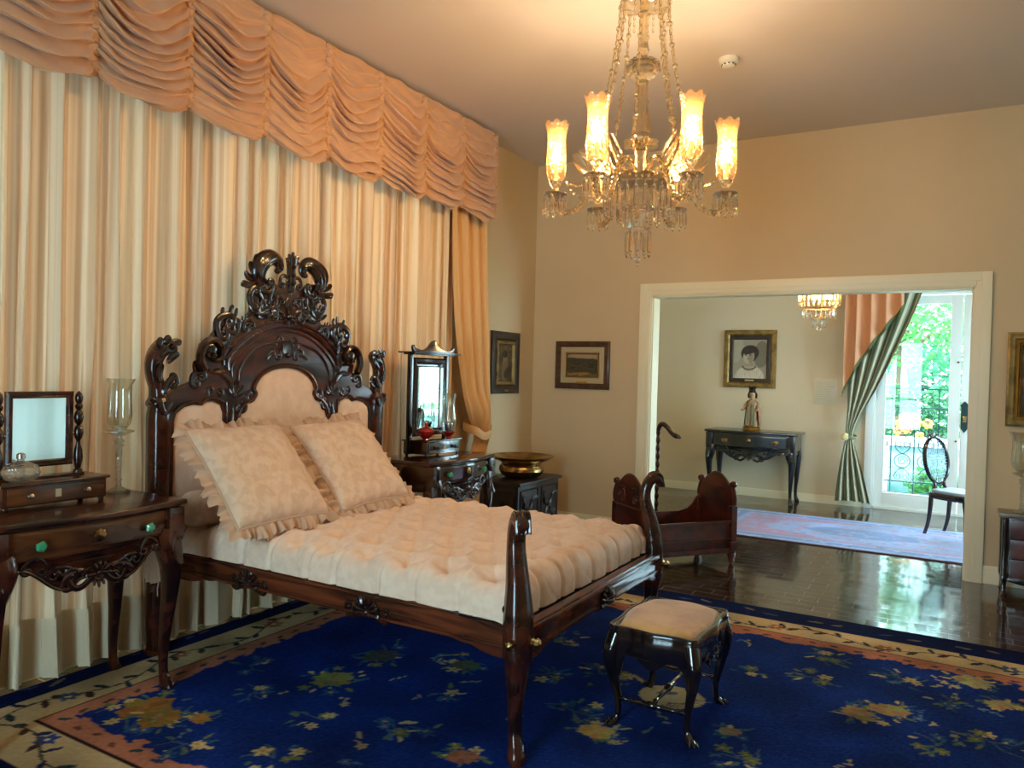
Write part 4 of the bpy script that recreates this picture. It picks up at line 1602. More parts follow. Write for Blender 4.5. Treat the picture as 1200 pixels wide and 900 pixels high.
pillow('pillow', 'frilled blush damask pillow leaning on the headboard, nearer the green-knobbed table', (-3.045, 2.705, .955), .74, .0, .60, .60, .085, 1, 'frilled pillows on the bed')
pillow('pillow', 'frilled blush damask pillow leaning beside the table with the tall roofed mirror', (-3.055, 3.395, .950), .74, .03, .60, .60, .085, 2, 'frilled pillows on the bed')
bo = thing('bolster', 'round blush bolster lying behind the frilled pillows with a gathered tied end', 'bolster', (-3.325, BY, .765))
k = MB().lathe([(.012, -.80), (.04, -.80), (.07, -.795), (.085, -.78), (.092, -.75), (.094, 0), (.092, .75), (.085, .78), (.07, .795), (.04, .80), (.012, .80)], 28, axis='y', fn=lambda th, i: 1 + (.04 * sin(14 * th) if i in (1, 2, 3, 7, 8, 9) else .006 * sin(9 * th)))
k.build('bolster_cover', M_pillow, bo, sharp=0)
k = MB()


def fan(u, v):
    a = (u - .5) * 1.25
    L = .01 + .21 * v
    fold = .018 * v * sin(u * TAU * 5)
    return (-.13 + sin(a) * L * .66 + .02 * v, -.815 - .09 * v ** .5 - .4 * v * (1 - v) * .2 + fold, -.10 - .06 * (1 - (1 - v) ** 3) - cos(a) * L * .92)


k.grid(fan, 60, 10)
k.build('tied_end', M_ruffle, bo, fixn=False, sharp=0)
k = MB().tube([(-.06, -.90, -.32), (-.055, -.915, -.38), (-.06, -.91, -.42)], .003, 6)
k.build('cord', M_ruffle, bo)

# ================================================================== CONSOLE TABLES
def cab(k, p, dirv, zt, s=1.0, n=10, foot=True, bulge=1.0, off=1.0):
    """cabriole leg from height zt at p, bowing out along dirv"""
    dx, dy = dirv
    q = cr([(0, 1.0, .052, .050), (.022 * bulge, .86, .056, .052), (.034 * bulge, .76, .050, .046), (.028 * bulge, .62, .040, .036), (.004, .42, .030, .027), (-.012, .24, .023, .021), (-.008, .11, .021, .020), (.010, .05, .028, .026), (.030, .015, .030, .028), (.034, .0, .022, .022)], 5)
    k.tube([(p[0] + dx * a * s * off, p[1] + dy * a * s * off, zt * b) for a, b, r1, r2 in q], [(r1 * s, r2 * s) for a, b, r1, r2 in q], n, sq=2.6)
    if foot:
        p = (p[0] + dx * .030 * s * (off - 1), p[1] + dy * .030 * s * (off - 1))
        for t in (-.5, 0, .5):
            c, sn = cos(t), sin(t)
            fx, fy = dx * c - dy * sn, dx * sn + dy * c
            k.tube([(p[0] + fx * .03 * s, p[1] + fy * .03 * s, .028), (p[0] + fx * .055 * s, p[1] + fy * .055 * s, .018), (p[0] + fx * .07 * s, p[1] + fy * .07 * s, .009)], [.014 * s, .013 * s, .007 * s], 6)


def glass_knob(k, c, r):
    k.lathe([(0, 0), (r * .45, 0), (r * .4, r * .6), (r * .95, r * .9), (r, r * 1.25), (r * .7, r * 1.6), (0, r * 1.7)], 10, c, axis='x', fn=lambda th, i: 1 + (.08 * cos(5 * th) if i in (3, 4) else 0))


def make_console(label, loc, rz, hw, x1, x0, zt, m_body, m_front, m_carve, knob='green', group=None, apron=.13, dh=.135):
    t = thing('console_table', label, 'table', loc, rz, group)
    n = 40
    # top with serpentine front
    fr = []
    for i in range(n + 1):
        y = -hw - .02 + (2 * hw + .04) * i / n
        u = (y / (hw + .02))
        fr.append((x1 + .012 + .022 * cos(u * PI * 1.0) - .012 * abs(u) ** 6, y))
    top = MB().plate([[(x0, hw + .02), (x0, -hw - .02)] + fr], zt - .028, zt, .008, None)
    top.build('tabletop', m_body, t)
    # carcass behind the drawer, side panels
    zb = zt - .028 - dh
    k = MB().plate([[(x0 + .02, hw - .02), (x0 + .02, -hw + .02)] + [(x - .035, y * .93) for x, y in fr]], zb, zt - .026, .003)
    k.build('frame', m_body, t)
    # drawer front : curved slab
    d = MB()

    def face(u, v):
        y = (-hw + .05) + (2 * hw - .10) * u
        uu = y / (hw + .02)
        e = min(u, 1 - u, v, 1 - v)
        return (x1 - .012 + .022 * cos(uu * PI) + (.006 if e > .03 else 0.0), y, zb + .012 + (dh - .02) * v)
    d.grid(face, 40, 14)
    D = d.build('drawer', m_front, t)
    for s in (-1, 1):
        yk = s * hw * .55
        xk = x1 - .006 + .022 * cos(yk / (hw + .02) * PI)
        k = MB()
        if knob == 'green':
            glass_knob(k, (xk, yk, zb + dh * .5), .021)
            k.build('knob', M_green, D)
        else:
            k.plate([[(yk - .05, 0), (yk - .03, .02), (yk - .012, .014), (yk, .026), (yk + .012, .014), (yk + .03, .02), (yk + .05, 0), (yk + .03, -.02), (yk, -.016), (yk - .03, -.02)]], 0, .004, .001, lambda a, b, dd: (xk + dd, a, zb + dh * .52 + b))
            k.tube([(xk + .004, yk - .03, zb + dh * .55), (xk + .02, yk - .025, zb + dh * .42), (xk + .022, yk, zb + dh * .38), (xk + .02, yk + .025, zb + dh * .42), (xk + .004, yk + .03, zb + dh * .55)], .004, 6)
            k.build('handle', M_brass, D)
    xk = x1 - .004 + .022
    k = MB().lathe([(0, 0), (.026, 0), (.026, .003), (.02, .006), (.0, .006)], 16, (xk, 0, zb + dh * .55), axis='x', fn=lambda th, i: 1 + .1 * cos(8 * th))
    K = k.build('escutcheon', M_brass, D)
    # apron
    out = [(-hw + .03, zb + .012), (hw - .03, zb + .012)]
    low = [(1.0, .0), (.93, -.25), (.82, -.30), (.72, -.22), (.6, -.45), (.45, -.85), (.32, -.98), (.2, -.75), (.1, -.72), (0, -.9)]
    pr = cr([(a * (hw - .03), zb + .0 + b * apron) for a, b in low], 5)
    out = [(-hw + .03, zb + .012)] + [(-a, b) for a, b in pr[:-1]] + [(a, b) for a, b in reversed(pr)] + [(hw - .03, zb + .012)]
    A = MB().plate([out], x1 - .045, x1 - .012, .005, lambda a, b, dd: (dd + .02 * cos(a / (hw + .02) * PI), a, b)).build('apron', m_body, t)
    k = MB()
    MC = lambda a, b, dd: (x1 - .008 + .02 * cos(a / (hw + .02) * PI) + dd, a, b)
    S = hw / .43
    za = zb - apron * .5
    for s in (1, -1):
        cscroll(k, MC, (s * .03 * S, za - .03), (s * .13 * S, za - .01), -.45 * s, .014, curl=.5)
        cscroll(k, MC, (s * .10 * S, za - .045), (s * .18 * S, za + .03), .35 * s, .011, curl=.5)
        leafc(k, MC, (s * .05 * S, za + .0), (.3 if s > 0 else PI - .3), .11 * S, .016, curl=-s)
        leafc(k, MC, (s * .14 * S, za - .0), (.2 if s > 0 else PI - .2), .08 * S, .013, curl=s * 1.2)
        cscroll(k, MC, (s * .20 * S, za + .04), (s * .29 * S, za + .055), .4 * s, .008, curl=.5)
        k.tube([MC(s * a, b + .004, .0) for a, b in pr], .007, 6)
    shell(k, MC, (0, za - .015), .045, 7, PI / 2, 3.3)
    spray(k, MC, (0, za - .02), .055, 5, -PI / 2, 2.6, seed=5)
    k.build('apron_carving', m_carve, A)
    for s in (1, -1):
        k = MB().plate([[(x0 + .03, zb + .012), (x1 - .03, zb + .012), (x1 - .04, zb - .03), (x1 - .10, zb - .05), ((x0 + x1) / 2, zb - .06), (x0 + .10, zb - .05), (x0 + .04, zb - .03)]], -.012, .012, .003, lambda a, b, dd, s=s: (a, s * (hw - .045) + dd, b))
        k.build('side_panel', m_body, t)
        k = MB()
        lx_, ly_ = x1 - .062, s * (hw - .052)
        cab(k, (lx_, ly_), (.55, s * .35), zb + .03, .92)
        # knee returns that widen the leg into the apron and the side
        zt_ = zb + .025
        k.ctube([(lx_ + .012, ly_ - s * .015, zt_, .050, .050), (lx_ + .020, ly_ - s * .030, zt_ - .05, .044, .050), (lx_ + .020, ly_ - s * .022, zt_ - .12, .030, .040), (lx_ + .016, ly_ - s * .008, zt_ - .20, .016, .02)], 5, 10, sq=2.6, ref=(1, 0, 0))
        k.box(lx_ - .045, x1 - .004, min(ly_ - s * .03, ly_ + s * .048), max(ly_ - s * .03, ly_ + s * .048), zb - .005, zt - .03, .008)
        leafc(k, lambda a, b, dd, s=s: (x1 - .010 + dd, a, b), (ly_, zb - .0), -PI / 2, .13, .022, curl=.4 * s, d=.0)
        k.build('leg', m_body, t)
        k = MB()
        cab(k, (x0 + .055, s * (hw - .06)), (-.1, s * .5), zb + .02, .9, bulge=.4)
        k.build('leg', m_body, t)
    return t


make_console('rosewood console table with round green glass knobs and carved apron, under the square mirror', (-3.29, 1.86, 0), 0, .42, .245, -.25, .875, M_rose, M_tabletop, M_carve, group='console tables beside the bed')
make_console('rosewood console table beyond the bed, holding the tall roofed mirror and ruby glass', (-3.27, 4.57, 0), 0, .40, .25, -.26, .875, M_gloss, M_gloss, M_gloss, group='console tables beside the bed')
make_console('blue-black console table with brass pulls under the portrait in the far room', (-2.15, 9.70, 0), -PI / 2, .535, .265, -.275, .86, M_blackblue, M_blackblue, M_blackblue, knob='brass', apron=.12, dh=.19)

# ================================================================== TOILET MIRRORS
def bobbin(k, c, z0, z1, r):
    h = z1 - z0
    prof = [(0, 0), (1.2, 0), (1.2, .05), (.7, .07), (.9, .10), (1.25, .2), (1.0, .3), (.55, .36), (.5, .40), (1.0, .44), (1.3, .5), (1.0, .56), (.5, .59), (1.0, .62), (1.3, .68), (1.0, .74), (.5, .77), (.9, .79), (1.05, .82), (.6, .85), (.9, .87), (1.1, .92), (.8, .96), (.4, .985), (0, 1.0)]
    k.lathe([(a * r, b * h + z0) for a, b in prof], 14, c)


def drawer_box(t, hw, x0, x1, z0, z1, m, mf, mk):
    k = MB().box(x0, x1 - .006, -hw, hw, z0, z1 - .012, .003)
    k.build('case', m, t)
    MB().plate([[(x0 - .006, -hw - .012), (x1 + .006, -hw - .012), (x1 + .014, 0), (x1 + .006, hw + .012), (x0 - .006, hw + .012)]], z1 - .014, z1, .005).build('case_top', m, t)
    d = MB().box(x1 - .008, x1 + .004, -hw + .015, hw - .015, z0 + .008, z1 - .02, .003).build('drawer', mf, t)
    for s in (-1, 1):
        k = MB().lathe([(0, 0), (.009, 0), (.006, .008), (.013, .014), (.012, .022), (.006, .026), (0, .027)], 12, (x1 + .004, s * hw * .55, (z0 + z1) / 2 - .006), axis='x')
        k.build('knob', mk, d)
    MB().box(x1 + .003, x1 + .0065, -.012, .012, (z0 + z1) / 2 - .022, (z0 + z1) / 2 + .012, .001).build('escutcheon', M_linen, d)
    for sx in (x0 + .02, x1 - .02):
        for s in (-1, 1):
            MB().lathe([(.009, 0), (.013, .006), (.013, z0 * .6), (.010, z0 + .002)], 10, (sx, s * (hw - .015), 0)).build('foot', m, t)


def frame4(k, y0, y1, z0, z1, w, x0, x1, b=.004):
    """picture / mirror frame with mitred profile, facing +x"""
    prof = [(0, x0), (0, x1 * .75 + x0 * .25), (w * .25, x1), (w * .6, x1 * .8 + x0 * .2), (w * .75, x1 * .9 + x0 * .1), (w, x1 * .45 + x0 * .55), (w, x0)]
    n = len(prof)
    vs = []
    for (cy, cz, sy, sz) in ((y0, z0, 1, 1), (y1, z0, -1, 1), (y1, z1, -1, -1), (y0, z1, 1, -1)):
        for o, x in prof:
            vs.append((x, cy + sy * o, cz + sz * o))
    fs = []
    for i in range(4):
        j = (i + 1) % 4
        for q in range(n):
            r = (q + 1) % n
            fs.append((i * n + q, i * n + r, j * n + r, j * n + q))
    k.add(vs, fs)


t = thing('toilet_mirror', 'square swing mirror on a small drawer box with bobbin-turned posts, on the green-knobbed console', 'mirror', (-3.42, 1.85, .875), 0)
drawer_box(t, .218, -.10, .10, .014, .112, M_rose, M_tabletop, M_silver)
for s in (-1, 1):
    k = MB()
    bobbin(k, (-.02, s * .168 - .015, 0), .112, .490, .0165)
    k.build('post', M_carve, t)
    MB().tube([(-.02, s * .17 - .015, .30), (-.02, s * .135 - .015, .30)], .006, 8).build('pivot', M_brass, t)
k = MB()
frame4(k, -.141 - .015, .141 - .015, .160, .488, .030, -.032, -.008)
F = k.build('mirror_frame', M_rose, t)
MB().box(-.030, -.022, -.115 - .015, .115 - .015, .186, .462).build('mirror_glass', M_mirror, F, smooth=False)
MB().box(-.036, -.031, -.13 - .015, .13 - .015, .17, .478).build('backboard', M_dark, F)
MB().box(-.045, .005, -.20, .17, .111, .122, .003).build('plinth', M_rose, t)

t = thing('toilet_mirror', 'tall mirror with swept pagoda roof crest and drawer box, on the console beyond the bed', 'mirror', (-3.34, 4.60, .875), 0)
drawer_box(t, .205, -.12, .10, .018, .120, M_gloss, M_gloss, M_blackp)
for s in (-1, 1):
    k = MB().box(-.075, -.045, s * .222 - .017, s * .222 + .017, .018, .735, .003)
    k.build('post', M_dark, t)
k = MB().box(-.085, -.035, -.24, .24, .018, .034, .003).build('cross_base', M_dark, t)
k = MB()
frame4(k, -.200, .200, .140, .715, .048, -.075, -.040)
F = k.build('mirror_frame', M_dark, t)
k = MB()
frame4(k, -.160, .160, .188, .655, .012, -.07, -.036)
k.build('glass_bead', M_silver, F)
MB().box(-.070, -.058, -.15, .15, .20, .645).build('mirror_glass', M_mirror, F, smooth=False)
MB().box(-.082, -.071, -.19, .19, .15, .70).build('backboard', M_dark, F)
MB().box(-.10, .0, -.255, .255, .735, .745, .003).box(-.12, .03, -.29, .29, .745, .757, .004).build('cornice', M_dark, t)
cq = cr([(.25, .757), (.262, .79), (.245, .805), (.222, .785), (.15, .772), (.08, .795), (.03, .835), (0, .848)], 5)
cro = [(a, b) for a, b in cq] + [(-a, b) for a, b in reversed(cq[:-1])]
MB().plate([cro], -.03, -.008, .003, YZ(0)).build('crest', M_gloss, t)

# ================================================================== GLASSWARE
def hurricane(name, label, loc, h, r, stem, group=None):
    t = thing(name, label, 'candle holder', loc, 0, group)
    s = stem
    MB().lathe([(0, 0), (.052, 0), (.054, .006), (.035, .016), (.016, .026), (.012, .05), (.017, .06), (.012, .07), (.013, s * .45), (.015, s * .8), (.024, s * .84), (.015, s * .87), (.026, s * .91), (.014, s * .95), (.012, s), (0, s)], 18).build('stem', M_cut, t)
    MB().lathe([(0, s - .002), (.02, s), (.045, s + .012), (.066, s + .022), (.064, s + .027), (.04, s + .018), (0, s + .012)], 22, fn=lambda th, i: 1 + (.03 * cos(11 * th) if i in (3, 4) else 0)).build('drip_dish', M_cut, t)
    z0 = s + .018
    H = h - z0
    MB().lathe([(r * .45, z0), (r * .55, z0 + H * .06), (r * .92, z0 + H * .18), (r * 1.0, z0 + H * .32), (r * .93, z0 + H * .7), (r * .95, z0 + H * .88), (r * 1.22, z0 + H), (r * 1.20, z0 + H), (r * .92, z0 + H * .88), (r * .90, z0 + H * .7), (r * .97, z0 + H * .32), (r * .52, z0 + H * .07)], 26, cap=False).build('glass_shade', M_tint, t)
    MB().lathe([(0, z0 - .006), (.024, z0 - .006), (.026, z0 + .03), (.012, z0 + .03), (0, z0 + .02)], 16).build('candle_socket', M_cut, t)
    return t


hurricane('hurricane_candle_holder', 'tall clear glass hurricane candle holder standing between the square mirror and the bed', (-3.465, 2.215, .875), .545, .056, .27)
hurricane('hurricane_candle_holder', 'glass hurricane candle holder on the chest beside the wide opening', (.432, 6.60, .585), .58, .075, .26)
b_ = thing('powder_bottle', 'squat round cut-glass bottle with a small neck, in front of the square mirror', 'bottle', (-3.375, 1.725, .9875))
MB().lathe([(0, 0), (.035, .0), (.06, .012), (.073, .038), (.062, .066), (.03, .083), (.014, .088), (.012, .10), (.016, .104), (0, .104)], 24, fn=lambda th, i: 1 + (.02 * cos(16 * th + i * .6) if 1 < i < 6 else 0)).build('bottle_body', M_cut, b_, sharp=15)
MB().lathe([(.0135, .096), (.017, .098), (.016, .116), (.008, .121), (0, .122)], 14).build('stopper', M_silver, b_)

j = thing('sugar_bowl', 'lidded ruby cut-glass bowl in front of the roofed mirror', 'jar', (-3.305, 4.455, .995))
MB().lathe([(0, 0), (.026, 0), (.022, .008), (.03, .016), (.052, .036), (.062, .062), (.060, .066), (0, .066)], 22, fn=lambda th, i: 1 + (.035 * cos(11 * th) if 3 < i < 6 else 0)).build('bowl', M_red, j, sharp=20)
MB().lathe([(.063, .066), (.058, .076), (.03, .092), (.010, .100), (.014, .112), (.008, .124), (0, .126)], 22).build('lid', M_red, j)
j = thing('oil_lamp', 'clear glass chimney lamp with a small ruby dish, to the side of the roofed mirror', 'lamp', (-3.30, 4.735, .995))
MB().lathe([(0, 0), (.024, 0), (.018, .01), (.03, .02), (.052, .045), (.05, .048), (.03, .03), (0, .026)], 20, fn=lambda th, i: 1 + (.03 * cos(10 * th) if i in (4, 5) else 0)).build('dish', M_red, j)
MB().lathe([(0, .028), (.02, .03), (.022, .07), (.034, .10), (.03, .115), (0, .12)], 16).build('burner', M_silver, j)
MB().lathe([(.042, .046), (.054, .11), (.056, .15), (.046, .21), (.042, .27), (.054, .335), (.052, .335), (.040, .27), (.044, .21), (.054, .15), (.052, .11)], 20, cap=False).build('chimney', M_tint, j)

# ================================================================== CHEST + BASIN
t = thing('chest', 'dark carved wooden chest with a brass basin on it, standing in the corner', 'chest', (-3.40, 6.02, 0))
MB().box(-.215, .205, -.385, .375, .035, .525, .004).build('chest_body', M_chest, t)
MB().box(-.225, .235, -.405, .395, .525, .555, .008).build('lid', M_chest, t)
MB().box(-.22, .22, -.395, .385, .0, .055, .006).build('plinth', M_chest, t)
k = MB()
MC = lambda a, b, dd: (.207 + dd, a, b)
for cy in (-.19, .19):
    k.tube([MC(cy + a, .29 + b, 0) for a, b in ((-.155, -.19), (.155, -.19), (.155, .19), (-.155, .19))], .009, 6, closed=True)
    for a in (0, PI / 2, PI, 3 * PI / 2):
        leafc(k, MC, (cy, .29), a + .4, .13, .03, curl=1.2)
        leafc(k, MC, (cy + .09 * cos(a + .8), .29 + .11 * sin(a + .8)), a + 1.2, .09, .022, curl=-1.4)
    k.ball(MC(cy, .29, .0), .028, 10, 6)
k.build('front_carving', M_chest, t)
k = MB()
MC = lambda a, b, dd: (a, -.388 - dd, b)
k.tube([MC(a, .29 + b, 0) for a, b in ((-.16, -.19), (.16, -.19), (.16, .19), (-.16, .19))], .009, 6, closed=True)
for a in (0, PI / 2, PI, 3 * PI / 2):
    leafc(k, MC, (0, .29), a + .4, .13, .03, curl=1.2)
k.build('side_carving', M_chest, t)
ba = MB().lathe([(0, 0), (.13, .0), (.175, .02), (.205, .065), (.20, .10), (.178, .125), (.185, .14), (.25, .165), (.285, .185), (.293, .192), (.285, .197), (.24, .178), (.17, .148), (.165, .125), (.188, .098), (.19, .065), (.16, .03), (0, .014)], 44).build('basin', M_brass)
ba.location = (-3.385, 6.02, .555)
tag(ba, 'wide-rimmed brass basin standing on the dark carved chest in the corner', 'basin')

# ================================================================== PICTURES
def canvas(name, w, h, fn, m, P, parent, res=.006):
    p = Paint(w, h, res, (0, 0, 0))
    fn(p, w, h)
    p.blur(2)
    p.noise(3)
    return p.sheet(name, m, P, parent=parent)


M_oil = painted('oil_on_canvas', rough=.45, bump=(120, .25))


def landscape(p, w, h):
    p.rect(0, 9, 0, 9, (150, 128, 92))
    p.rect(0, 9, 0, h * .38, (132, 104, 58))
    for k in range(60):
        p.ell(p.rs.uniform(0, w), p.rs.uniform(0, h * .36), p.rs.uniform(-.2, .2), .04, .008, [(150, 118, 70), (110, 86, 48), (92, 82, 44)][k % 3])
    for x, y, a, b in ((w * .3, h * .52, .14, .075), (w * .6, h * .55, .16, .07), (w * .85, h * .46, .1, .07), (w * .1, h * .46, .08, .06)):
        p.ell(x, y, -.1, a, b, (74, 66, 44))
    for k in range(40):
        p.ell(p.rs.uniform(0, w), p.rs.uniform(h * .34, h * .55), 0, .03, .007, [(64, 56, 38), (88, 78, 52)][k % 2])
    for k in range(14):
        p.ell(p.rs.uniform(0, w), p.rs.uniform(h * .78, h), 0, .06, .01, (168, 146, 110))


def figure(p, w, h):
    p.rect(0, 9, 0, 9, (78, 60, 30))
    for k in range(50):
        p.ell(p.rs.uniform(0, w), p.rs.uniform(0, h), p.rs.uniform(0, 3), .03, .012, [(92, 72, 36), (66, 50, 26), (104, 84, 46)][k % 3])
    p.ell(w * .5, h * .36, 1.4, .13, .06, (112, 88, 56))
    p.ell(w * .52, h * .66, 1.3, .05, .04, (128, 96, 60))
    p.ell(w * .5, h * .74, 0, .05, .035, (50, 36, 20))
    p.ell(w * .7, h * .25, .6, .08, .04, (60, 40, 22))


# landscape on the far wall (faces -y)
def picture_y(name, label, x0, x1, z0, z1, y, fw, m, layers, paint, pname):
    t = thing(name, label, 'picture', ((x0 + x1) / 2, y, (z0 + z1) / 2), -PI / 2)
    w, h = (x1 - x0), (z1 - z0)
    k = MB()
    frame4(k, -w / 2, w / 2, -h / 2, h / 2, fw, .002, .032)
    k.build('picture_frame', m, t)
    o = fw
    for (lw, lm, xd) in layers:
        k = MB()
        frame4(k, -w / 2 + o, w / 2 - o, -h / 2 + o, h / 2 - o, lw, .002, xd)
        k.build('mount' if lm in (M_linen,) else 'inner_frame', lm, t)
        o += lw
    ww, hh = w - 2 * o, h - 2 * o
    canvas(pname, ww, hh, paint, M_oil, lambda X, Y: (0 * X + .008, X - ww / 2, Y - hh / 2), t, res=ww / 120)
    MB().box(.0, .004, -w / 2 + .01, w / 2 - .01, -h / 2 + .01, h / 2 - .01).build('backing', M_dark, t)
    return t, h


t, h = picture_y('framed_picture', 'small landscape painting in a brown wood frame on the wall beside the wide opening', -3.452, -2.878, 1.357, 1.822, YF - .001, .056, M_pict, [(.056, M_linen, .022), (.012, M_gold, .026)], landscape, 'painting')
MB().box(.022, .028, -.06, .06, -h / 2 + .052, -h / 2 + .070, .001).build('title_plate', M_gold, t)
# upright picture on the left wall (faces +x)
t = thing('framed_picture', 'upright dark-framed figure painting on the left wall between drape and corner', 'picture', (XL + .001, 6.223, 1.59), 0)
w, h = .506, .585
k = MB()
frame4(k, -w / 2, w / 2, -h / 2, h / 2, .085, .002, .035)
k.build('picture_frame', M_pictd, t)
k = MB()
frame4(k, -w / 2 + .085, w / 2 - .085, -h / 2 + .085, h / 2 - .085, .035, .002, .03)
k.build('inner_frame', M_oldgold, t)
ww, hh = w - .24, h - .24
canvas('painting', ww, hh, figure, M_oil, lambda X, Y: (0 * X + .01, X - ww / 2, Y - hh / 2), t, res=.004)
MB().box(0, .004, -w / 2 + .01, w / 2 - .01, -h / 2 + .01, h / 2 - .01).build('backing', M_dark, t)
MB().box(.03, .037, -.035, .035, -h / 2 + .022, -h / 2 + .040, .001).build('title_plate', M_brass, t)


def goldscene(p, w, h):
    p.rect(0, 9, 0, 9, (96, 72, 44))
    for k in range(120):
        p.ell(p.rs.uniform(0, w), p.rs.uniform(0, h), p.rs.uniform(0, 3), .05, .02, [(112, 84, 52), (82, 62, 38), (124, 98, 64), (70, 56, 36)][k % 4])


picture_y('framed_picture', 'gilt-framed brown picture cut off by the picture edge, above the small chest', .322, .98, 1.197, 1.898, YF - .001, .058, M_oldgold, [(.02, M_gold, .02), (.016, M_oldgold, .03)], goldscene, 'painting')


def portrait(p, w, h):
    p.rect(0, 9, 0, 9, (158, 150, 130))
    p.ell(w * .84, h * .62, 1.5, .17, .09, (122, 114, 98))
    p.ell(w * .1, h * .8, 1.5, .2, .08, (172, 164, 142))
    # blouse
    p.ell(w * .50, h * .02, 0, w * .44, h * .30, (198, 190, 168))
    for k in range(26):
        p.ell(w * (.12 + .03 * k), h * (.04 + .09 * p.rs.rand()), 1.3 + .4 * p.rs.rand(), .045, .006, [(182, 174, 152), (212, 206, 186)][k % 2])
    # neck and beads
    p.ell(w * .49, h * .335, 1.57, .075, .042, (158, 144, 120))
    p.ell(w * .47, h * .25, 0, w * .15, h * .07, (172, 160, 136))
    for k in range(15):
        a = PI * (1.08 + .84 * k / 14)
        p.ell(w * .48 + w * .20 * cos(a), h * .33 + h * .10 * sin(a), 0, .010, .010, (92, 84, 70))
    # hair, then face turned a little to the left
    p.ell(w * .50, h * .655, .25, .112, .100, (58, 50, 42))
    p.ell(w * .62, h * .57, 1.4, .06, .035, (58, 50, 42))
    p.ell(w * .465, h * .565, 1.5, .098, .070, (184, 170, 146))
    p.ell(w * .53, h * .55, 1.5, .085, .030, (150, 136, 114))
    p.ell(w * .50, h * .70, .3, .085, .034, (58, 50, 42))
    p.ell(w * .40, h * .68, 1.1, .045, .018, (62, 54, 46))
    for s in (-1, 1):
        p.ell(w * .45 + s * .026, h * .595, 0, .012, .0055, (78, 68, 58))
        p.ell(w * .45 + s * .026, h * .618, s * -.15, .016, .0035, (98, 86, 72))
    p.ell(w * .442, h * .555, 1.5, .020, .006, (164, 150, 126))
    p.ell(w * .452, h * .505, 0, .018, .0055, (124, 102, 88))


t, h = picture_y('framed_picture', 'sepia portrait of a dark-haired sitter in a wide gilt frame above the blue-black console', -2.628, -1.972, 1.385, 2.122, YE - .001, .07, M_oldgold, [(.05, M_pictd, .02)], portrait, 'portrait_print')
MB().box(.022, .03, -.05, .06, -h / 2 + .085, -h / 2 + .105, .001).build('title_plate', M_linen, t)
# acrylic text panel
t = thing('text_panel', 'faint translucent information panel on the far room wall beside the striped drape', 'sign', (-1.385, YE - .0005, 1.37), -PI / 2)
MB().box(0, .006, -.125, .125, -.155, .155, .002).build('panel', mat('frosted_panel', (206, 200, 172), rough=.3), t)
k = MB()
rg = random.Random(2)
for i in range(11):
    k.box(.0055, .0066, -.10, .10 - rg.uniform(0, .05), .11 - i * .022, .114 - i * .022)
k.build('printed_lines', mat('faded_print', (176, 170, 144), rough=.6), t, smooth=False)

# ================================================================== SMALL CHEST BY THE OPENING
t = thing('commode', 'small dark chest of drawers with a grey stone top beside the wide opening', 'chest of drawers', (.62, 6.63, 0))
MB().box(-.325, .325, -.145, .14, .555, .583, .006).build('stone_top', mat('grey_brown_marble', (112, 104, 88), rough=.25, var=(14, (84, 76, 64), .4, .7)), t)
MB().box(-.29, .30, -.115, .135, .10, .555, .004).build('case', M_dark, t)
k = MB()
for x in (-.285, .295):
    for y in (-.112, .125):
        q = [(x, y, .555, .022), (x, y, .45, .024), (x, y, .20, .022), (x, y, .12, .026), (x, y, .08, .018), (x, y - .004, .03, .016), (x, y - .012, .0, .022)]
        k = MB().ctube(q, 4, 8, sq=3)
        k.build('leg', M_dark, t)
for i in range(3):
    z0 = .125 + i * .143
    d = MB().box(-.255, .265, -.127, -.112, z0, z0 + .130, .004).build('drawer', M_cradle, t)
    for x in (-.14, .15):
        k = MB().lathe([(0, 0), (.016, 0), (.012, -.008), (.008, -.016), (.013, -.022), (0, -.027)], 12, (x, -.127, z0 + .065), axis='y')
        k.build('knob', M_brass, d)
A = MB().plate([[(-.27, .125), (.28, .125), (.28, .10), (.2, .085), (.1, .07), (.0, .095), (-.1, .07), (-.2, .085), (-.27, .10)]], .0, .014, .003, XZ(-.112)).build('apron', M_dark, t)

# ================================================================== CRADLE
cr_t = thing('cradle', 'dark mahogany cradle with arched scroll-eared ends and a tall hooked canopy pole', 'cradle', (-1.955, 6.03, 0), math.atan2(.79, .61))
endp = [(-.235, .10), (.235, .10), (.235, .50), (.225, .545), (.205, .585), (.195, .625)]
er = cr([(.195, .62), (.175, .615), (.15, .635), (.10, .675), (.04, .705), (0, .71)], 4)
eo = endp + [(a, b) for a, b in er] + [(-a, b) for a, b in reversed(er[:-1])] + [(-a, b) for a, b in endp[:1:-1]][0:4]
for s in (-1, 1):
    MM = (lambda s: (lambda a, b, d: (s * (.415 + d), a, b)))(s)
    E_ = MB().plate([eo], -.012, .014, .004, MM).build('end_panel', M_cradle, cr_t)
    k = MB()
    for q in (1, -1):
        k.lathe([(0, -.02), (.022, -.02), (.026, -.012), (.020, -.006), (.028, 0), (.020, .006), (.026, .012), (.022, .02), (0, .02)], 14, MM(q * .213, .640, 0), axis='x')
        k.tube([MM(q * .215, .62, .0), MM(q * .228, .58, 0), MM(q * .24, .53, 0), MM(q * .24, .48, 0)], [.012, .018, .02, .016], 8)
        k.tube([MM(q * a, b + .004, 0) for a, b in er], .012, 7)
        leafc(k, MM, (q * .05, .60), (.5 if q > 0 else PI - .5), .10, .016, curl=-q, d=.014)
        cscroll(k, MM, (q * .06, .52), (q * .15, .58), .4 * q, .010, curl=.6, d=.014)
    k.tube([MM(a, b, .014) for a, b in ((-.19, .16), (.19, .16), (.19, .46), (-.19, .46))], .006, 6, closed=True)
    k.build('scroll_carving', M_cradle, E_)
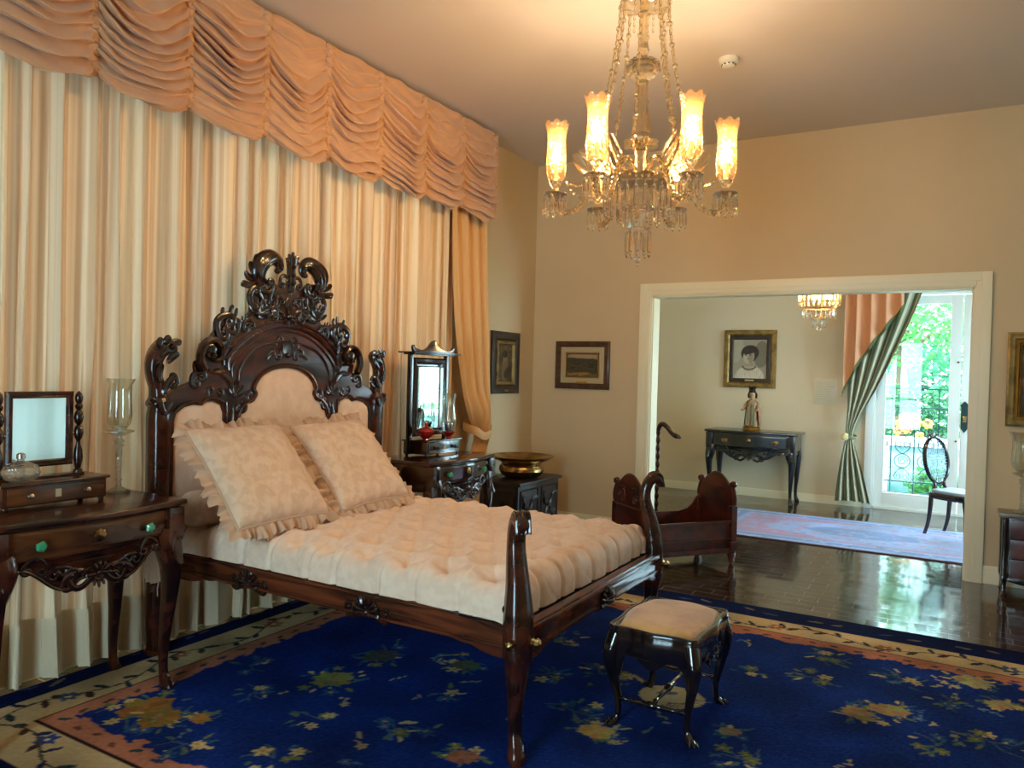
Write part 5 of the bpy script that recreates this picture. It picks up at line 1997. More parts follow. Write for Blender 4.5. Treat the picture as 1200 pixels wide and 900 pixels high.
for q in (1, -1):
    out = [(-.40, .10), (.40, .10), (.40, .50), (.36, .47), (.33, .42), (.28, .385), (.20, .365), (-.20, .365), (-.28, .385), (-.33, .42), (-.36, .47), (-.40, .50)]
    if q < 0:
        out = [(-.40, .10), (.40, .10), (.40, .36), (-.40, .36)]
    MM = (lambda q: (lambda a, b, d: (a, q * (.222 + d), b)))(q)
    R_1 = MB().plate([out], -.010, .012, .003, MM) if q > 0 else MB().box(-.40, .40, -.234, -.212, .10, .352, .003)
    R_1.box(-.40, .40, q * .234, q * .250, .335, .36, .003).box(-.40, .40, q * .232, q * .252, .10, .135, .003).box(-.40, .40, q * .234, q * .246, .205, .215, .002)
    R_1.build('side_board', M_cradle, cr_t)
    for s in (-1, 1):
        k = MB().lathe([(0, 0), (.010, .0), (.014, .012), (.026, .03), (.022, .045), (.034, .07), (.030, .09), (.036, .10), (.036, .115), (0, .115)], 14, (s * .405, q * .225, 0))
        k.box(s * .405 - .034, s * .405 + .034, q * .225 - .034, q * .225 + .034, .11, .185, .005)
        k.box(s * .405 - .028, s * .405 + .028, q * .225 - .028, q * .225 + .028, .185, .47, .005)
        k.build('corner_post', M_cradle, cr_t)
MB().box(-.40, .40, -.21, .21, .115, .13).build('bottom_board', M_dark, cr_t)
k = MB()
pp = [(.0, .262, z) for z in np.linspace(0.0, 1.05, 90)]
k.tube(pp, [.014 + .005 * sin(i * 1.1) for i in range(90)], 8)
# hook arm curves out over the cradle
Rz = Matrix.Rotation(-math.atan2(.79, .61), 3, 'Z')
dv = Rz @ Vector((.86, -.25, 0))
hk = cr([(0, 1.045, .019), (.015, 1.085, .02), (.05, 1.10, .022), (.10, 1.075, .02), (.15, 1.03, .019), (.19, 1.012, .022), (.225, 1.005, .016), (.25, .995, .005)], 6)
k.tube([(dv.x * a, .262 + dv.y * a, b) for a, b, r in hk], [r for a, b, r in hk], 9)
k.lathe([(0, 0), (.05, 0), (.045, .02), (.022, .035), (.016, .06), (0, .06)], 14, (0, .275, 0))
k.box(-.02, .02, .232, .262, .30, .34, .003)
k.build('canopy_pole', M_carve, cr_t)

# ================================================================== STOOL
st = thing('stool', 'cabriole-legged stool with tan velvet seat on the blue rug near the foot of bed', 'stool', (-1.06, 3.27, 0), .0)
hx, hy = .195, .255


def serp(o, n=14):
    r = .030 + o * .5
    pts = []
    X_, Y_ = hx + o, hy + o
    for (cx, cy, a0) in ((X_ - r, -Y_ + r, -PI / 2), (X_ - r, Y_ - r, 0), (-X_ + r, Y_ - r, PI / 2), (-X_ + r, -Y_ + r, PI)):
        for i in range(5):
            a = a0 + PI / 2 * i / 4
            pts.append((cx + r * cos(a), cy + r * sin(a)))
        nx, ny = cos(a0 + PI / 2), sin(a0 + PI / 2)
        tx, ty = -ny, nx
        L = 2 * ((Y_ if abs(nx) > .5 else X_) - r)
        ex, ey = pts[-1]
        for i in range(1, n):
            u = i / n
            w_ = .010 * sin(u * PI) ** 2 - .007 * sin(u * TAU) ** 2
            pts.append((ex + tx * L * u + nx * w_, ey + ty * L * u + ny * w_))
    return pts


k = MB().plate([serp(.0), serp(-.03)], .318, .436, .008)
fz = k.build('seat_frame', M_ebony, st)
k = MB()


def cush(u, v):
    a, b = 2 * u - 1, 2 * v - 1
    e = max((1 - abs(a) ** 8) * (1 - abs(b) ** 8), 0) ** .5
    f = .014 * cos(a * PI)
    g = .014 * cos(b * PI)
    cornr = 1 - .035 * (abs(a) * abs(b)) ** 6
    return (a * (hx - .020 + g) * cornr, b * (hy - .020 + f) * cornr, .428 + .034 * e * (1 - .35 * (a * a + b * b) / 2))


k.grid(cush, 44, 44)
k.build('cushion', M_velvet, st, sharp=0)
k = MB()
k.tube([(x, y, .434) for x, y in serp(-.006)], .007, 6, closed=True)
k.build('bead_moulding', M_ebony, st)
for sx in (-1, 1):
    for sy in (-1, 1):
        k = MB()
        lx_, ly_ = sx * (hx - .036), sy * (hy - .036)
        cab(k, (lx_, ly_), (sx * .6, sy * .6), .41, .66, n=12, off=1.7)
        k.ctube([(lx_, ly_, .43, .034), (lx_, ly_, .36, .036), (lx_ - sx * .002, ly_ - sy * .002, .28, .026), (lx_, ly_, .22, .015)], 5, 12, sq=2.8)
        k.build('leg', M_ebony, st)
for (ax, sgn) in (('x', -1), ('x', 1), ('y', -1), ('y', 1)):
    L = hx if ax == 'x' else hy
    o_ = [(-1, 0), (1, 0)]
    lowp = cr([(1.0 * (L - .04), -.01), (.86 * (L - .04), .03), (.66 * (L - .04), .052), (.45 * (L - .04), .048), (.28 * (L - .04), .028), (.14 * (L - .04), .012), (0, .008)], 4)
    out = [(-(L - .04), .10)] + [(-a, b) for a, b in lowp[:-1]] + [(a, b) for a, b in reversed(lowp)] + [(L - .04, .10)]
    if ax == 'x':
        MM = (lambda sgn: (lambda a, b, d: (a, sgn * (hy - .010 + d), .27 + b)))(sgn)
    else:
        MM = (lambda sgn: (lambda a, b, d: (sgn * (hx - .010 + d), a, .27 + b)))(sgn)
    Q = MB().plate([out], -.014, .004, .003, MM).build('apron', M_ebony, st)
    if ax == 'y':
        k = MB()
        shell(k, MM, (0, .045), .035, 7, PI / 2, 3.2, d=.008)
        for q in (1, -1):
            cscroll(k, MM, (q * .04, .03), (q * .10, .06), .4 * q, .008, curl=.6, d=.008)
            leafc(k, MM, (q * .03, .03), (-.3 if q > 0 else PI + .3), .08, .011, curl=q, d=.008)
        k.build('carving', M_ebony, Q)


def turned(k, p, q, r):
    p, q = Vector(p), Vector(q)
    prof = [(0, .5), (.08, .55), (.11, .9), (.14, .55), (.2, .6), (.36, .95), (.42, .7), (.45, 1.2), (.5, 1.3), (.55, 1.2), (.58, .7), (.64, .95), (.8, .6), (.86, .55), (.89, .9), (.92, .55), (1, .5)]
    k.tube([p.lerp(q, a) for a, b in prof], [r * b for a, b in prof], 10)


k = MB()
lx, ly = hx - .032, hy - .032
turned(k, (-lx, -ly, .125), (lx, -ly, .125), .0125)
k.build('stretcher', M_ebony, st)
k = MB()
turned(k, (-lx, ly, .125), (lx, ly, .125), .0125)
k.build('stretcher', M_ebony, st)
k = MB()
turned(k, (0, -ly, .125), (0, ly, .125), .0135)
k.build('stretcher', M_ebony, st)

# ================================================================== OVAL-BACK CHAIR (far room)
ch = thing('dining_chair', 'dark oval-back side chair with a pale seat by the french door', 'chair', (.05, 8.63, 0), -math.atan2(.52, .85))
k = MB()
seat = cr([(.20, -.19), (.215, 0), (.20, .19), (0, .215), (-.185, .17), (-.195, 0), (-.185, -.17), (0, -.215)], 6, True)
k.plate([[(a, b) for a, b in seat]], .375, .435, .006)
k.build('seat_rail', M_dark, ch)
MB().plate([[(a * .93, b * .93) for a, b in seat]], .43, .462, .016, res=4).build('seat', M_seatblue, ch, sharp=0)
for s in (-1, 1):
    k = MB()
    cab(k, (.175, s * .165), (.7, s * .6), .40, .62)
    k.build('leg', M_dark, ch)
    k = MB().ctube([(-.175, s * .155, .42, .020), (-.185, s * .155, .25, .018), (-.20, s * .158, .12, .016), (-.235, s * .16, .0, .015)], 5, 8, sq=3)
    k.build('leg', M_dark, ch)
k = MB()
tilt = lambda z: -.19 - (z - .46) * .17
ov = [(tilt(.735 + .225 * sin(a)), .185 * cos(a), .735 + .225 * sin(a)) for a in np.linspace(0, TAU, 40, endpoint=False)]
k.tube(ov, [(.016, .021)] * 40, 8, closed=True)
for s in (-1, 1):
    k.ctube([(-.185, s * .12, .42, .018), (tilt(.50), s * .075, .49, .016), (tilt(.54), s * .085, .54, .018)], 5, 8)
    cscroll(k, lambda a, b, d: (tilt(b) + d, a, b), (s * .03, .975), (s * .10, .965), .3 * s, .010, curl=.5)
k.ball((tilt(.985), 0, .982), (.014, .03, .026), 10, 6)
k.build('oval_back_frame', M_dark, ch)
k = MB()
for i in range(-6, 7):
    for dg in (0, 1):
        a = i * .028
        h_ = .205 * math.sqrt(max(0, 1 - (a / .205) ** 2)) if dg else .165 * math.sqrt(max(0, 1 - (a / .205) ** 2))
        if dg:
            L = .172 * math.sqrt(max(0, 1 - (a / .21) ** 2))
            k.box(tilt(.735 + a) - .002, tilt(.735 + a) + .002, -L, L, .735 + a - .003, .735 + a + .003)
        else:
            a2 = a * .85
            L = .21 * math.sqrt(max(0, 1 - (a2 / .172) ** 2))
            k.tube([(tilt(.735 - L), a2, .735 - L), (tilt(.735 + L), a2, .735 + L)], [(.006, .0015)] * 2, 4)
k.build('cane_back', mat('pale_cane', (120, 140, 150), rough=.5), ch, smooth=False)

k = MB()  # unseen curtain, added as a pale surface for the square mirror to reflect
k.grid(lambda u, v: (XR - .05 + .012 * sin(u * 60), WY0 - .15 + (WY1 - WY0 + .3) * u, 2.75 - 2.7 * v), 160, 4)
tag(k.build('added_window_curtain', cloth('white_window_sheer', (226, 240, 240), transl=.06, tcol=(232, 238, 228)), fixn=False, sharp=0), 'thin white window curtain added out of view to give the square mirror a pale reflection', 'curtain')

# ================================================================== STATUETTE
sg = thing('statuette', 'painted and gilt robed figurine with a dark crown standing on the blue-black console', 'statue', (-2.18, 9.66, .86))
MB().lathe([(0, 0), (.105, 0), (.11, .015), (.095, .03), (.10, .045), (.08, .055), (0, .055)], 20, fn=lambda th, i: 1 + .06 * cos(8 * th)).build('gilt_base', M_gold, sg)
k = MB().lathe([(.0, .055), (.075, .055), (.072, .10), (.06, .18), (.052, .25), (.056, .30), (.066, .335), (.058, .365), (.028, .385), (.022, .40), (.034, .42), (.038, .445), (.030, .475), (.012, .49), (0, .492)], 28, fn=lambda th, i: 1 + (.10 * sin(6 * th + i * .3) if 1 < i < 5 else (.12 * cos(2 * th) if i < 8 else 0)))
for s in (-1, 1):
    k.ctube([(s * .055, 0, .35, .022), (s * .085, -.02, .29, .020), (s * .07 + (-.03 if s < 0 else 0), -.06, .255, .014), (s * .05 + (-.06 if s < 0 else 0), -.075, .26, .010)], 5, 8)
    for f in range(4):
        k.tube([(s * .05 + (-.06 if s < 0 else 0), -.075, .26), (s * .04 + (-.075 if s < 0 else 0), -.088, .256 + .006 * f)], [.004, .003], 5)
k.ball((0, -.036, .445), (.006, .008, .008), 8, 5)
k.build('figure', mat('painted_flesh_and_robe', (196, 160, 118), rough=.5, var=(16, (128, 96, 70), .35, .65)), sg)
k = MB()


def cloak(u, v):
    a = PI * (1.15 * u - .08)
    r = .060 + .035 * v + .010 * sin(u * 18) * v
    z = .365 - .30 * v
    return (r * 1.05 * cos(a), r * sin(a) + .004, z)


k.grid(cloak, 30, 12)
k.build('cloak', mat('faded_red_robe', (150, 70, 46), rough=.6, var=(20, (120, 100, 60), .45, .6)), sg, fixn=False)
k = MB()
for a in (-.9, -.3, .3, .9):
    k.tube([(.030 * sin(a * 1.6), -.052 + .01 * abs(a), .34), (.045 * sin(a * 1.6), -.066, .2), (.05 * sin(a * 1.6), -.072, .07)], [.009, .015, .018], 7)
k.build('robe_folds', mat('grey_green_robe', (120, 124, 96), rough=.6, var=(20, (160, 140, 90), .45, .6)), sg)
k = MB().lathe([(0, .47), (.040, .47), (.044, .49), (.036, .50), (.05, .535), (.046, .54), (.02, .515), (0, .51)], 16, fn=lambda th, i: (1 + (.1 * cos(5 * th) if i in (4, 5) else 0), (.012 * cos(5 * th) if i in (4, 5) else 0)))
for s in (-1, 1):
    k.ctube([(s * .034, .008, .47, .014), (s * .045, .012, .44, .016), (s * .042, .016, .40, .012)], 4, 7)
k.build('crown_and_hair', mat('dark_bronze', (40, 32, 26), rough=.4, metal=.4), sg)

# ================================================================== FAR ROOM DRAPES
k = MB().tube([(XR - .13, 5.58 + .10 * cos(a) * (.7 + .3 * sin(a)), .40 + .15 * sin(a)) for a in np.linspace(0, TAU, 24, endpoint=False)], .010, 6, closed=True)
k.build('cord_loop', M_dark, bpy.data.objects['added_window_curtain'])
M_stripe = painted('striped_silk_drape', rough=.6, sheen=.3)
M_jab = painted('jabot_silk', rough=.6, sheen=.3)


def lincol(c):
    return lin(c)


def colour_grid(name, fn, cfn, nu, nv, m, parent):
    P_, Cc, F_ = [], [], []
    for i in range(nu):
        for j in range(nv):
            u, v = i / (nu - 1), j / (nv - 1)
            P_.append(fn(u, v))
            Cc.append(lin(cfn(u, v)))
    for i in range(nu - 1):
        for j in range(nv - 1):
            F_.append((i * nv + j, (i + 1) * nv + j, (i + 1) * nv + j + 1, i * nv + j + 1))
    me = bpy.data.meshes.new(name)
    me.from_pydata(P_, [], F_)
    at = me.color_attributes.new('paint', 'FLOAT_COLOR', 'POINT')
    at.data.foreach_set('color', np.array(Cc, np.float32).ravel())
    me.polygons.foreach_set('use_smooth', [True] * len(me.polygons))
    me.materials.append(m)
    o = bpy.data.objects.new(name, me)
    COL.objects.link(o)
    o.parent = parent
    return o


for s in (-1, 1):
    lab = ('green striped drape with peach jabot, tied back between portrait wall and french door' if s < 0 else
           'green striped drape at the other side of the french door, behind the chair')
    D = thing('striped_drape', lab, 'drape', (.045, YE - .1, 0), 0, 'drapes of the french door')
    m_ = -s
    # (z, outer x, inner x) measured from the door centre towards the side
    pr = cr([(2.95, 1.22, .32), (2.55, 1.20, .40), (2.2, 1.19, .52), (1.8, 1.18, .68), (1.45, 1.175, .83), (1.15, 1.17, .98), (.95, 1.17, 1.07), (.84, 1.17, 1.09), (.74, 1.19, 1.06), (.55, 1.23, 1.00), (.3, 1.26, .93), (.06, 1.28, .87)], 5)

    def f(u, v, pr=pr, s=s):
        j = min(int(round(v * (len(pr) - 1))), len(pr) - 1)
        z, xo, xi = pr[j]
        w_ = xo - xi
        am = .018 + .03 * min(w_, .5)
        x = xo + (xi - xo) * u
        y = am * sin(u * 9 * PI + .6) * .8 - .03 + .03 * math.exp(-((z - .84) / .1) ** 2)
        return (s * x + .010 * cos(u * 9 * PI), y, z + .02 * sin(u * PI) * (1 if z < .2 else 0))
    colour_grid('drape_cloth', f, lambda u, v: (86, 102, 80) if int(u * 36) % 4 < 2 else ((188, 180, 148) if int(u * 36) % 4 == 2 else (138, 140, 110)), 145, len(pr), M_stripe, D)
    k = MB()
    lp = cr([(s * 1.19, -.055, .86), (s * 1.12, -.07, .835), (s * 1.06, -.035, .83), (s * 1.08, .03, .85), (s * 1.18, .04, .87)], 6, True)
    k.tube(lp, [(.006, .022)] * len(lp), 7, closed=True)
    k.build('tieback', mat('striped_tie', (150, 154, 116), rough=.6), D)
    k = MB().lathe([(0, 0), (.045, 0), (.048, -.008), (.034, -.014), (.03, -.02), (.012, -.024), (0, -.026)], 20, (s * 1.175, -.068, .845), axis='y')
    k.build('holdback_rosette', mat('cream_rosette', (226, 214, 160), rough=.35), D)

    def jf(u, v, s=s):
        # u from outer edge to inner, hem rises on a diagonal
        x = 1.20 - .62 * u
        zb = 1.37 + (2.40 - 1.37) * (u ** .75)
        z = 2.95 + (zb - 2.95) * v
        step = .02 * abs((u * 4) % 1 - .5)
        y = -.115 + .026 * sin(u * 8 * PI) + .004 * sin(v * 9 + u * 20)
        return (s * (x + .02 * sin(u * 8 * PI + 1.5) * .5), y, z - step * v)
    jb = colour_grid('jabot', jf, lambda u, v: (206, 146, 104), 80, 24, M_jab, D)
    k = MB()
    fp = [jf(i / 60, 1.0) for i in range(61)]
    for i in range(61):
        p = fp[i]
        k.tube([(p[0], p[1], p[2] + .012), (p[0], p[1], p[2] - .05)], [(.008, .005), (.006, .004)], 5)
    k.tube([(p[0], p[1] - .003, p[2]) for p in fp], .009, 6)
    k.build('fringe', mat('green_fringe', (92, 104, 62), rough=.8), D)
k = MB()
for i in range(14):
    k.box(-1.3 + .08, 1.3 + .08, YE - .15, YE - .135, 2.94, 3.0, .003) if i == 0 else None
pel = MB().box(-1.34 + .08, 1.34 + .08, YE - .16, YE - .002, 2.93, 3.02, .006).build('curtain_pelmet', M_white)
tag(pel, 'white curtain board fixed above the french door', 'pelmet')

# ================================================================== SMOKE DETECTOR
sd = thing('smoke_detector', 'round white smoke detector on the ceiling beside the chandelier', 'smoke detector', (-1.35, 5.02, ZC))
MB().lathe([(0, -.001), (.062, -.001), (.064, -.008), (.060, -.030), (.05, -.034), (0, -.034)], 28).build('base', M_plastic, sd)
MB().lathe([(0, -.034), (.04, -.034), (.044, -.038), (.042, -.052), (.03, -.058), (0, -.058)], 24).build('sensor_dome', M_plastic, sd)
k = MB()
for i in range(10):
    a = TAU * i / 10
    k.box(-.006, .006, -.003, .003, -.049, -.042, rot=0)
    k.xf(Matrix.Translation((.0435 * cos(a), .0435 * sin(a), 0)) @ Matrix.Rotation(a + PI / 2, 4, 'Z'), len(k.v) - 8)
k.build('vent_slot', M_blackp, sd, smooth=False)

# ================================================================== CHANDELIER
CHZ = ZC
cx_, cy_ = -1.5046, 3.889
cd = thing('chandelier', 'large six-armed cut crystal chandelier with lit etched glass shades above the bed', 'chandelier', (cx_, cy_, CHZ))
zz = lambda z: z - CHZ
MB().lathe([(0, zz(3.588)), (.07, zz(3.588)), (.075, zz(3.575)), (.05, zz(3.55)), (.015, zz(3.54)), (0, zz(3.54))], 20).build('ceiling_rose', M_pewter, cd)
k = MB().tube([(0, 0, zz(3.545)), (0, 0, zz(3.0))], .008, 8)
k.lathe([(.015, zz(3.52)), (.022, zz(3.49)), (.018, zz(3.44)), (.02, zz(3.30)), (.026, zz(3.26)), (.034, zz(3.245)), (.018, zz(3.225))], 12)
k.build('rod', M_crya, cd)
k = MB().lathe([(.0, zz(3.46)), (.06, zz(3.465)), (.13, zz(3.49)), (.135, zz(3.485)), (.06, zz(3.455)), (0, zz(3.45))], 24, fn=lambda th, i: (1, (.008 * cos(8 * th) if i in (2, 3) else 0)))
k.build('crown_dish', M_crya, cd)
k = MB().lathe([(0, zz(3.20)), (.03, zz(3.20)), (.07, zz(3.19)), (.088, zz(3.17)), (.092, zz(3.14)), (.08, zz(3.115)), (.05, zz(3.10)), (.03, zz(3.085)), (.0, zz(3.085))], 26, fn=lambda th, i: 1 + (.05 * cos(13 * th) if 1 < i < 7 else 0))
k.build('cut_bowl', M_crya, cd, sharp=15)
k = MB().lathe([(0, zz(3.085)), (.034, zz(3.08)), (.028, zz(3.06)), (.029, zz(2.98)), (.038, zz(2.88)), (.050, zz(2.80)), (.046, zz(2.775)), (.03, zz(2.765)), (0, zz(2.765))], 20, fn=lambda th, i: 1 + (.06 * cos(10 * th) if 1 < i < 7 else 0))
k.build('baluster', M_crya, cd, sharp=15)
k = MB()
for i in range(8):
    a = TAU * i / 8
    MM = lambda p, q, d, a=a: (cos(a) * (p + 0) - sin(a) * d, sin(a) * p + cos(a) * d, zz(q))
    leafc(k, MM, (.025, 2.735), .55, .075, .022, curl=-.9, lift=0)
k.lathe([(0, zz(2.755)), (.03, zz(2.755)), (.045, zz(2.735)), (.028, zz(2.715)), (.03, zz(2.62)), (.045, zz(2.57)), (.06, zz(2.545)), (0, zz(2.535))], 16)
k.build('leaf_collar', M_crya, cd)
k = MB().lathe([(0, zz(2.535)), (.06, zz(2.54)), (.13, zz(2.535)), (.195, zz(2.55)), (.20, zz(2.545)), (.15, zz(2.522)), (.06, zz(2.515)), (0, zz(2.515))], 48, fn=lambda th, i: (1 + (.04 * cos(12 * th) if i in (3, 4) else 0), (.006 * cos(12 * th) if i in (3, 4) else 0)))
k.build('scalloped_pan', M_crya, cd)
k = MB().lathe([(0, zz(2.515)), (.185, zz(2.518)), (.185, zz(2.508)), (.10, zz(2.49)), (.10, zz(2.40)), (.055, zz(2.38)), (.06, zz(2.30)), (.065, zz(2.285)), (.03, zz(2.27)), (.016, zz(2.2)), (.012, zz(2.14)), (0, zz(2.13))], 24)
k.build('receiver_tiers', M_cry, cd)


def prism(L, r, n=6):
    k = MB()
    k.ball((0, 0, -.008), r * .62, 6, 4)
    k.lathe([(0, -.016), (r * .6, -.02), (r, -.032), (r, -L + .035), (r * .55, -L + .024), (r * .8, -L + .014), (0, -L)], n)
    return k


pr_long = prism(.158, .0125).build('prism', M_cry, cd, sharp=10)
pr_mid = prism(.130, .0125).build('prism', M_cry, cd, sharp=10)
pr_short = prism(.112, .0115).build('prism', M_cry, cd, sharp=10)


def inst(src, parent, loc, used=set()):
    o = src if src.name not in used and not used.add(src.name) else src.copy()
    if o is not src:
        COL.objects.link(o)
    o.parent = parent
    o.location = loc
    return o


for i in range(24):
    a = TAU * i / 24
    inst(pr_long, cd, (.182 * cos(a), .182 * sin(a), zz(2.512)))
for i in range(12):
    a = TAU * (i + .5) / 12
    inst(pr_mid, cd, (.108 * cos(a), .108 * sin(a), zz(2.43)))
for i in range(10):
    a = TAU * i / 10
    inst(pr_long, cd, (.062 * cos(a), .062 * sin(a), zz(2.292)))
MB().ball((0, 0, zz(2.125)), .018, 10, 8).ball((0, 0, zz(2.10)), (.009, .009, .012), 8, 6).build('finial_ball', M_cry, cd)
# arms
yaw_cam = math.atan2(-cy_, -cx_)      # direction from chandelier to camera


def make_arm():
    arm = bpy.data.objects.new('arm', None)
    COL.objects.link(arm)
    arm.parent = cd
    R0 = .452
    q = cr([(.05, 2.57), (.10, 2.645), (.17, 2.655), (.24, 2.58), (.30, 2.46), (.35, 2.415), (.40, 2.405), (.44, 2.43), (.452, 2.475)], 8)
    k = MB()
    pts = [(a, 0, zz(b)) for a, b in q]
    k.tube(pts, [.0155 + .0028 * sin(i * 1.9) for i in range(len(q))], 8)
    # twist ridge
    k.tube([(a + .009 * sin(i * .9), .009 * cos(i * .9), zz(b) + .004 * sin(i * .9)) for i, (a, b) in enumerate(q)], .006, 5)
    k.build('rope_arm', M_crya, arm)
    k = MB()
    MM = lambda a, b, d: (a, d, zz(b))
    leafc(k, MM, (.22, 2.575), .62, .20, .034, curl=.35, lift=0)
    leafc(k, MM, (.20, 2.645), .9, .16, .026, curl=-.5, lift=0)
    k.build('glass_leaf', M_crya, arm)
    MB().lathe([(0, zz(2.475)), (.03, zz(2.478)), (.06, zz(2.492)), (.066, zz(2.502)), (.062, zz(2.507)), (.03, zz(2.492)), (0, zz(2.492))], 24, (R0, 0, 0), fn=lambda th, i: 1 + (.05 * cos(9 * th) if i in (2, 3, 4) else 0)).build('drip_pan', M_cry, arm)
    MB().lathe([(0, zz(2.492)), (.014, zz(2.495)), (.022, zz(2.515)), (.016, zz(2.535)), (.03, zz(2.555)), (.036, zz(2.572)), (.03, zz(2.578)), (0, zz(2.575))], 16, (R0, 0, 0)).build('candle_cup', M_crya, arm)
    MB().lathe([(0, zz(2.575)), (.0125, zz(2.575)), (.0125, zz(2.668)), (0, zz(2.668))], 12, (R0, 0, 0)).build('candle_tube', M_ivory, arm)
    MB().lathe([(0, zz(2.668)), (.010, zz(2.668)), (.024, zz(2.70)), (.024, zz(2.72)), (.011, zz(2.752)), (0, zz(2.768))], 14, (R0, 0, 0)).build('bulb', M_bulb, arm)
    prof = [(.036, 2.578), (.046, 2.592), (.053, 2.63), (.054, 2.68), (.050, 2.76), (.050, 2.81), (.056, 2.845), (.067, 2.878)]
    pc = cr(prof, 3)
    nn = len(pc)

    def sf(th, i):
        t = max(0, (i / (nn - 1) - .82) / .18)
        return (1 + .03 * t * cos(8 * th), .030 * t * abs(cos(4 * th)) ** .7 - .016 * t)
    MB().lathe([(r, zz(z)) for r, z in pc], 40, (R0, 0, 0), fn=sf, cap=False).build('glass_shade', M_shade, arm, fixn=False)
    for i in range(9):
        a = TAU * i / 9
        inst(pr_short, arm, (R0 + .058 * cos(a), .058 * sin(a), zz(2.495)))
    l = bpy.data.lights.new('candle_bulb', 'POINT')
    l.energy = 4.4
    l.color = (1.0, .80, .56)
    l.shadow_soft_size = .02
    lo = bpy.data.objects.new('candle_bulb', l)
    COL.objects.link(lo)
    lo.parent = arm
    lo.location = (R0, 0, zz(2.79))
    return arm


arm0 = make_arm()
for k_, dg in enumerate((32, 92, 152, -148, -88, -28)):
    a = arm0 if k_ == 0 else copy_tree(arm0, cd)
    # angle measured at the chandelier, to the camera's right of the line towards it
    a.rotation_euler = (0, 0, yaw_cam + math.radians(dg))
    a.location = (0, 0, -.026)
# bead strands
for i in range(8):
    a = TAU * (i + .3) / 8
    k = MB()
    n = 22
    for j in range(n + 1):
        t = j / n
        r = .13 + (.29 - .13) * (t ** 1.6)
        z = 3.485 + (2.66 - 3.485) * t
        p = (r * cos(a), r * sin(a), zz(z))
        if j % 3 == 0:
            k.ball(p, .015, 8, 6)
        elif j % 3 == 1:
            k.ball(p, (.010, .010, .026), 6, 6)
        else:
            k.ball(p, (.009, .009, .022), 6, 6)
    k.tube([((.13 + .16 * (t ** 1.6)) * cos(a), (.13 + .16 * (t ** 1.6)) * sin(a), zz(3.485 - .825 * t)) for t in [q / 12 for q in range(13)]], .0022, 5)
    k.build('bead_strand', M_crya, cd, sharp=20)
for i in range(8):
    a = TAU * i / 8
    k = MB()
    for j in range(3):
        k.ball((.135 * cos(a), .135 * sin(a), zz(3.475 - .035 * j)), (.008, .008, .014), 6, 5)
    k.build('crown_drop', M_crya, cd, sharp=20)
for i in range(6):
    # swags of beads between the arms
    a0 = yaw_cam + math.radians(32 + 60 * i)
    k = MB()
    for j in range(1, 12):
        t = j / 12
        a = a0 + math.radians(60) * t
        r = .40 - .05 * sin(PI * t)
        k.ball((r * cos(a), r * sin(a), zz(2.555 - .07 * sin(PI * t))), .009, 7, 5)
    k.build('bead_swag', M_crya, cd, sharp=20)

# small tiered light in the far room
sl = thing('ceiling_light', 'small tiered crystal ceiling light glowing amber in the far room', 'ceiling light', (-1.215, 8.2, ZC))
z8 = lambda z: z - ZC
MB().lathe([(0, z8(3.588)), (.06, z8(3.588)), (.05, z8(3.56)), (.008, z8(3.55)), (.008, z8(2.47)), (.03, z8(2.46)), (0, z8(2.45))], 14).build('rod', M_pewter, sl)
k = MB()
for r, z in ((.19, 2.44), (.15, 2.225), (.055, 2.135)):
    k.tube([(r * cos(TAU * i / 40), r * sin(TAU * i / 40), z8(z)) for i in range(40)], .007, 6, closed=True)
for i in range(4):
    a = TAU * i / 4
    k.tube([(0, 0, z8(2.455)), (.19 * cos(a), .19 * sin(a), z8(2.44)), (.15 * cos(a), .15 * sin(a), z8(2.225)), (.055 * cos(a), .055 * sin(a), z8(2.135))], .004, 5)
k.build('ring_frame', M_pewter, sl)
q1 = prism(.20, .015, 6).build('prism', M_crya, sl, sharp=10)
q2 = prism(.10, .013, 6).build('prism', M_cry, sl, sharp=10)
for i in range(26):
    a = TAU * i / 26
    inst(q1, sl, (.19 * cos(a), .19 * sin(a), z8(2.437)))
for i in range(20):
    a = TAU * i / 20
    inst(q2, sl, (.15 * cos(a), .15 * sin(a), z8(2.222)))
for i in range(8):
    a = TAU * i / 8
    inst(q2, sl, (.055 * cos(a), .055 * sin(a), z8(2.132)))
MB().ball((0, 0, z8(2.02)), .022, 10, 8).build('finial_ball', M_cry, sl)
for i in range(3):
    a = TAU * i / 3 + .4
    MB().lathe([(0, z8(2.43)), (.012, z8(2.43)), (.026, z8(2.37)), (.02, z8(2.33)), (0, z8(2.315))], 12, (.085 * cos(a), .085 * sin(a), 0)).build('bulb', M_bulbs, sl)
l = bpy.data.lights.new('small_light_bulb', 'POINT')
l.energy = 13
l.color = (1, .6, .28)
l.shadow_soft_size = .05
lo = bpy.data.objects.new('small_light_bulb', l)
COL.objects.link(lo)
lo.parent = sl
lo.location = (0, 0, z8(2.36))

# ================================================================== OUTSIDE THE FRENCH DOOR
M_grass = mat('lawn_grass', (96, 150, 84), rough=.9, var=(4, (60, 110, 56), .35, .65))
gr = MB().box(-16, 16, YE + .22, 34, -.35, -.14)
struct('ground', gr, M_grass, smooth=False)
struct('terrace', MB().box(-3.5, 4.0, YE + .22, 11.7, -.2, -.02, .01), mat('terrace_stone', (170, 176, 170), rough=.7), smooth=False)
